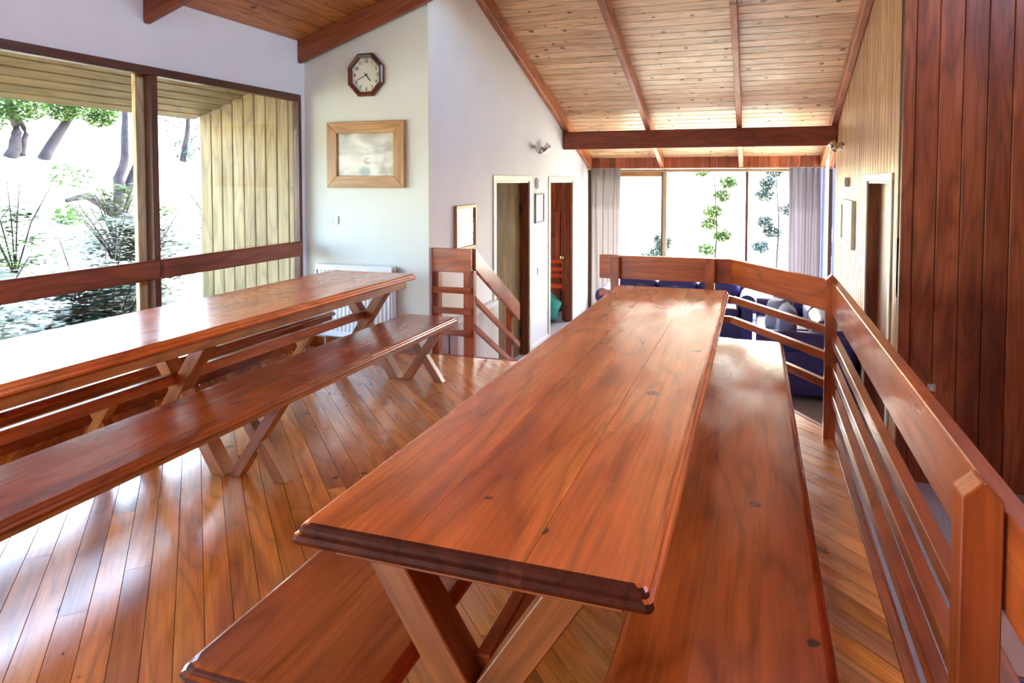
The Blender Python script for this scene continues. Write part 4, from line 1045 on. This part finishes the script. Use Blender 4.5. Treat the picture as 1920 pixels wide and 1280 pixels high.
tree((-10.5, 9.04, terr(-10.5, 9.04)), [([(0, .2, -.2), (0, .25, .5), (0, .38, 1.1), (-.1, .55, 2.1)], .13), ([(0, .25, -.1), (0, .5, .6), (0, .75, 1.2), (0, 1.2, 2.2)], .10), ([(0, .1, .15), (0, -.35, .42), (0, -.75, .35)], .09), ([(.3, .5, -.25), (.2, .25, .0), (0, .0, .35)], .17)],
     [((.1, .9, 2.6), .9, 500), ((-.2, -.5, .75), .35, 120), ((.3, -.9, .1), .3, 160), ((.3, .9, .1), .25, 120)], 'dark leaning multi-stemmed tree just left of the window mullion', 'leaf', .06)
tree((-13.0, 9.75, terr(-13.0, 9.75)), [([(0, 0, -.2), (0, .4, .45), (0, .75, .9), (0, 1.1, 1.5)], .12), ([(0, -.55, -.2), (0, -.42, .5), (0, -.6, 1.1)], .13), ([(0, -.35, .0), (0, -.25, .45), (0, -.5, .9)], .07)],
     [((.2, .4, .98), .42, 800), ((.2, -.5, .9), .45, 800), ((.2, 1.15, .85), .34, 600), ((.2, 1.7, 1.0), .25, 120), ((.1, -1.1, .6), .4, 350)], 'leafy tree with crooked trunks at the far left of the big window', 'leaf', .06)
tree((-14.0, 14.3, terr(-14.0, 14.3)), [([(0, 0, -.2), (.1, .1, .8), (.1, .2, 1.9)], .09)],
     [((0, .2, .3), .45, 160), ((.1, .6, .8), .5, 160), ((-.1, -.3, 1.1), .5, 130), ((0, .2, 1.7), .6, 160)], 'greyish tree seen between the mullion and the slatted side lining', 'leaf3', .07)
def shrub(x, y, h, n, label, leafm, size=.05, rad=None):
    z = terr(x, y); root = empty('shrub', (x, y, z), label=label, cat='shrub', group='undergrowth outside the big left window'); rad = rad or h * .6
    bm = bmesh.new()
    for _ in range(7):
        a = random.uniform(0, 6.28); limb(bm, [(0, 0, -.05), (math.cos(a) * .2 * h, math.sin(a) * .2 * h, h * .5), (math.cos(a) * .5 * h, math.sin(a) * .5 * h, h * .95)], [.012, .009, .004], 5)
    link('stems', mesh_from(bm, True), M['bark'], root, local=Matrix.Identity(4))
    bm = bmesh.new()
    # arching fronds of small leaflets
    for _ in range(n):
        a = random.uniform(0, 6.28); ln = rad * random.uniform(.6, 1.3); c0_ = Vector((random.uniform(-.35, .35) * rad, random.uniform(-.35, .35) * rad, h * random.uniform(.05, .75)))
        for q in range(9):
            u = q / 8; p = c0_ + Vector((math.cos(a) * ln * u, math.sin(a) * ln * u, h * (.35 * u - .45 * u * u)))
            for s in (-1, 1):
                e = Vector((-math.sin(a) * s, math.cos(a) * s, random.uniform(-.3, .2))) * size * (1.6 - u) ; e2 = Vector((math.cos(a), math.sin(a), 0)) * size * .6
                bm.faces.new([bm.verts.new(p), bm.verts.new(p + e * .5 + e2), bm.verts.new(p + e), bm.verts.new(p + e * .5 - e2)])
    o = link('foliage', mesh_from(bm), M[leafm], root, local=Matrix.Identity(4)); o['kind'] = 'stuff'
fern = [(-5.55, 1.6, 'fern clump close under the left edge of the big window'), (-5.6, 3.35, 'grey-green fern clump under the middle of the left pane'), (-5.6, 4.75, 'grey-green fern clump just behind the mullion base'),
        (-6.9, 6.3, 'fern clump low beside the slatted side lining'), (-7.2, 4.2, 'fern clump in the second row, below the left pane'), (-7.3, 2.4, 'fern clump in the second row at the far left')]
for i_, (x_, y_, lb) in enumerate(fern): shrub(x_, y_, 1.34 + .10 * (i_ % 3), 340, lb, 'leaf2', .06, rad=.66)
for i_, (x_, y_, h, lb, lm) in enumerate([(-8.6, 6.1, 1.25, 'bright green sprawling bush at the left of the big window', 'leaf'), (-9.0, 7.9, 1.1, 'thin reddish-stemmed bush in the middle of the left pane', 'leaf'), (-8.3, 9.2, 1.2, 'drooping thin bush in the narrow right pane', 'leaf3')]):
    shrub(x_, y_, h, 110, lb, lm, .06, rad=.6)
for (x_, y_, h, lb, lm) in [(-1.0, 18.0, 3.9, 'bright green tree in the middle of the far window', 'leaf'), (.45, 18.6, 3.7, 'bluish tree in the right part of the far window', 'leaf3'), (-2.3, 18.4, 1.9, 'low green bush at the bottom of the far window', 'leaf2')]:
    z = terr(x_, y_)
    tree((x_, y_, z), [([(0, 0, -.2), (.1, 0, h * .5), (0, .1, h * .9)], .03)], [((random.uniform(-.35, .35), random.uniform(-.3, .3), h * q), .24, 260) for q in (.35, .45, .52, .6, .7, .78, .86)], lb, lm, .06)
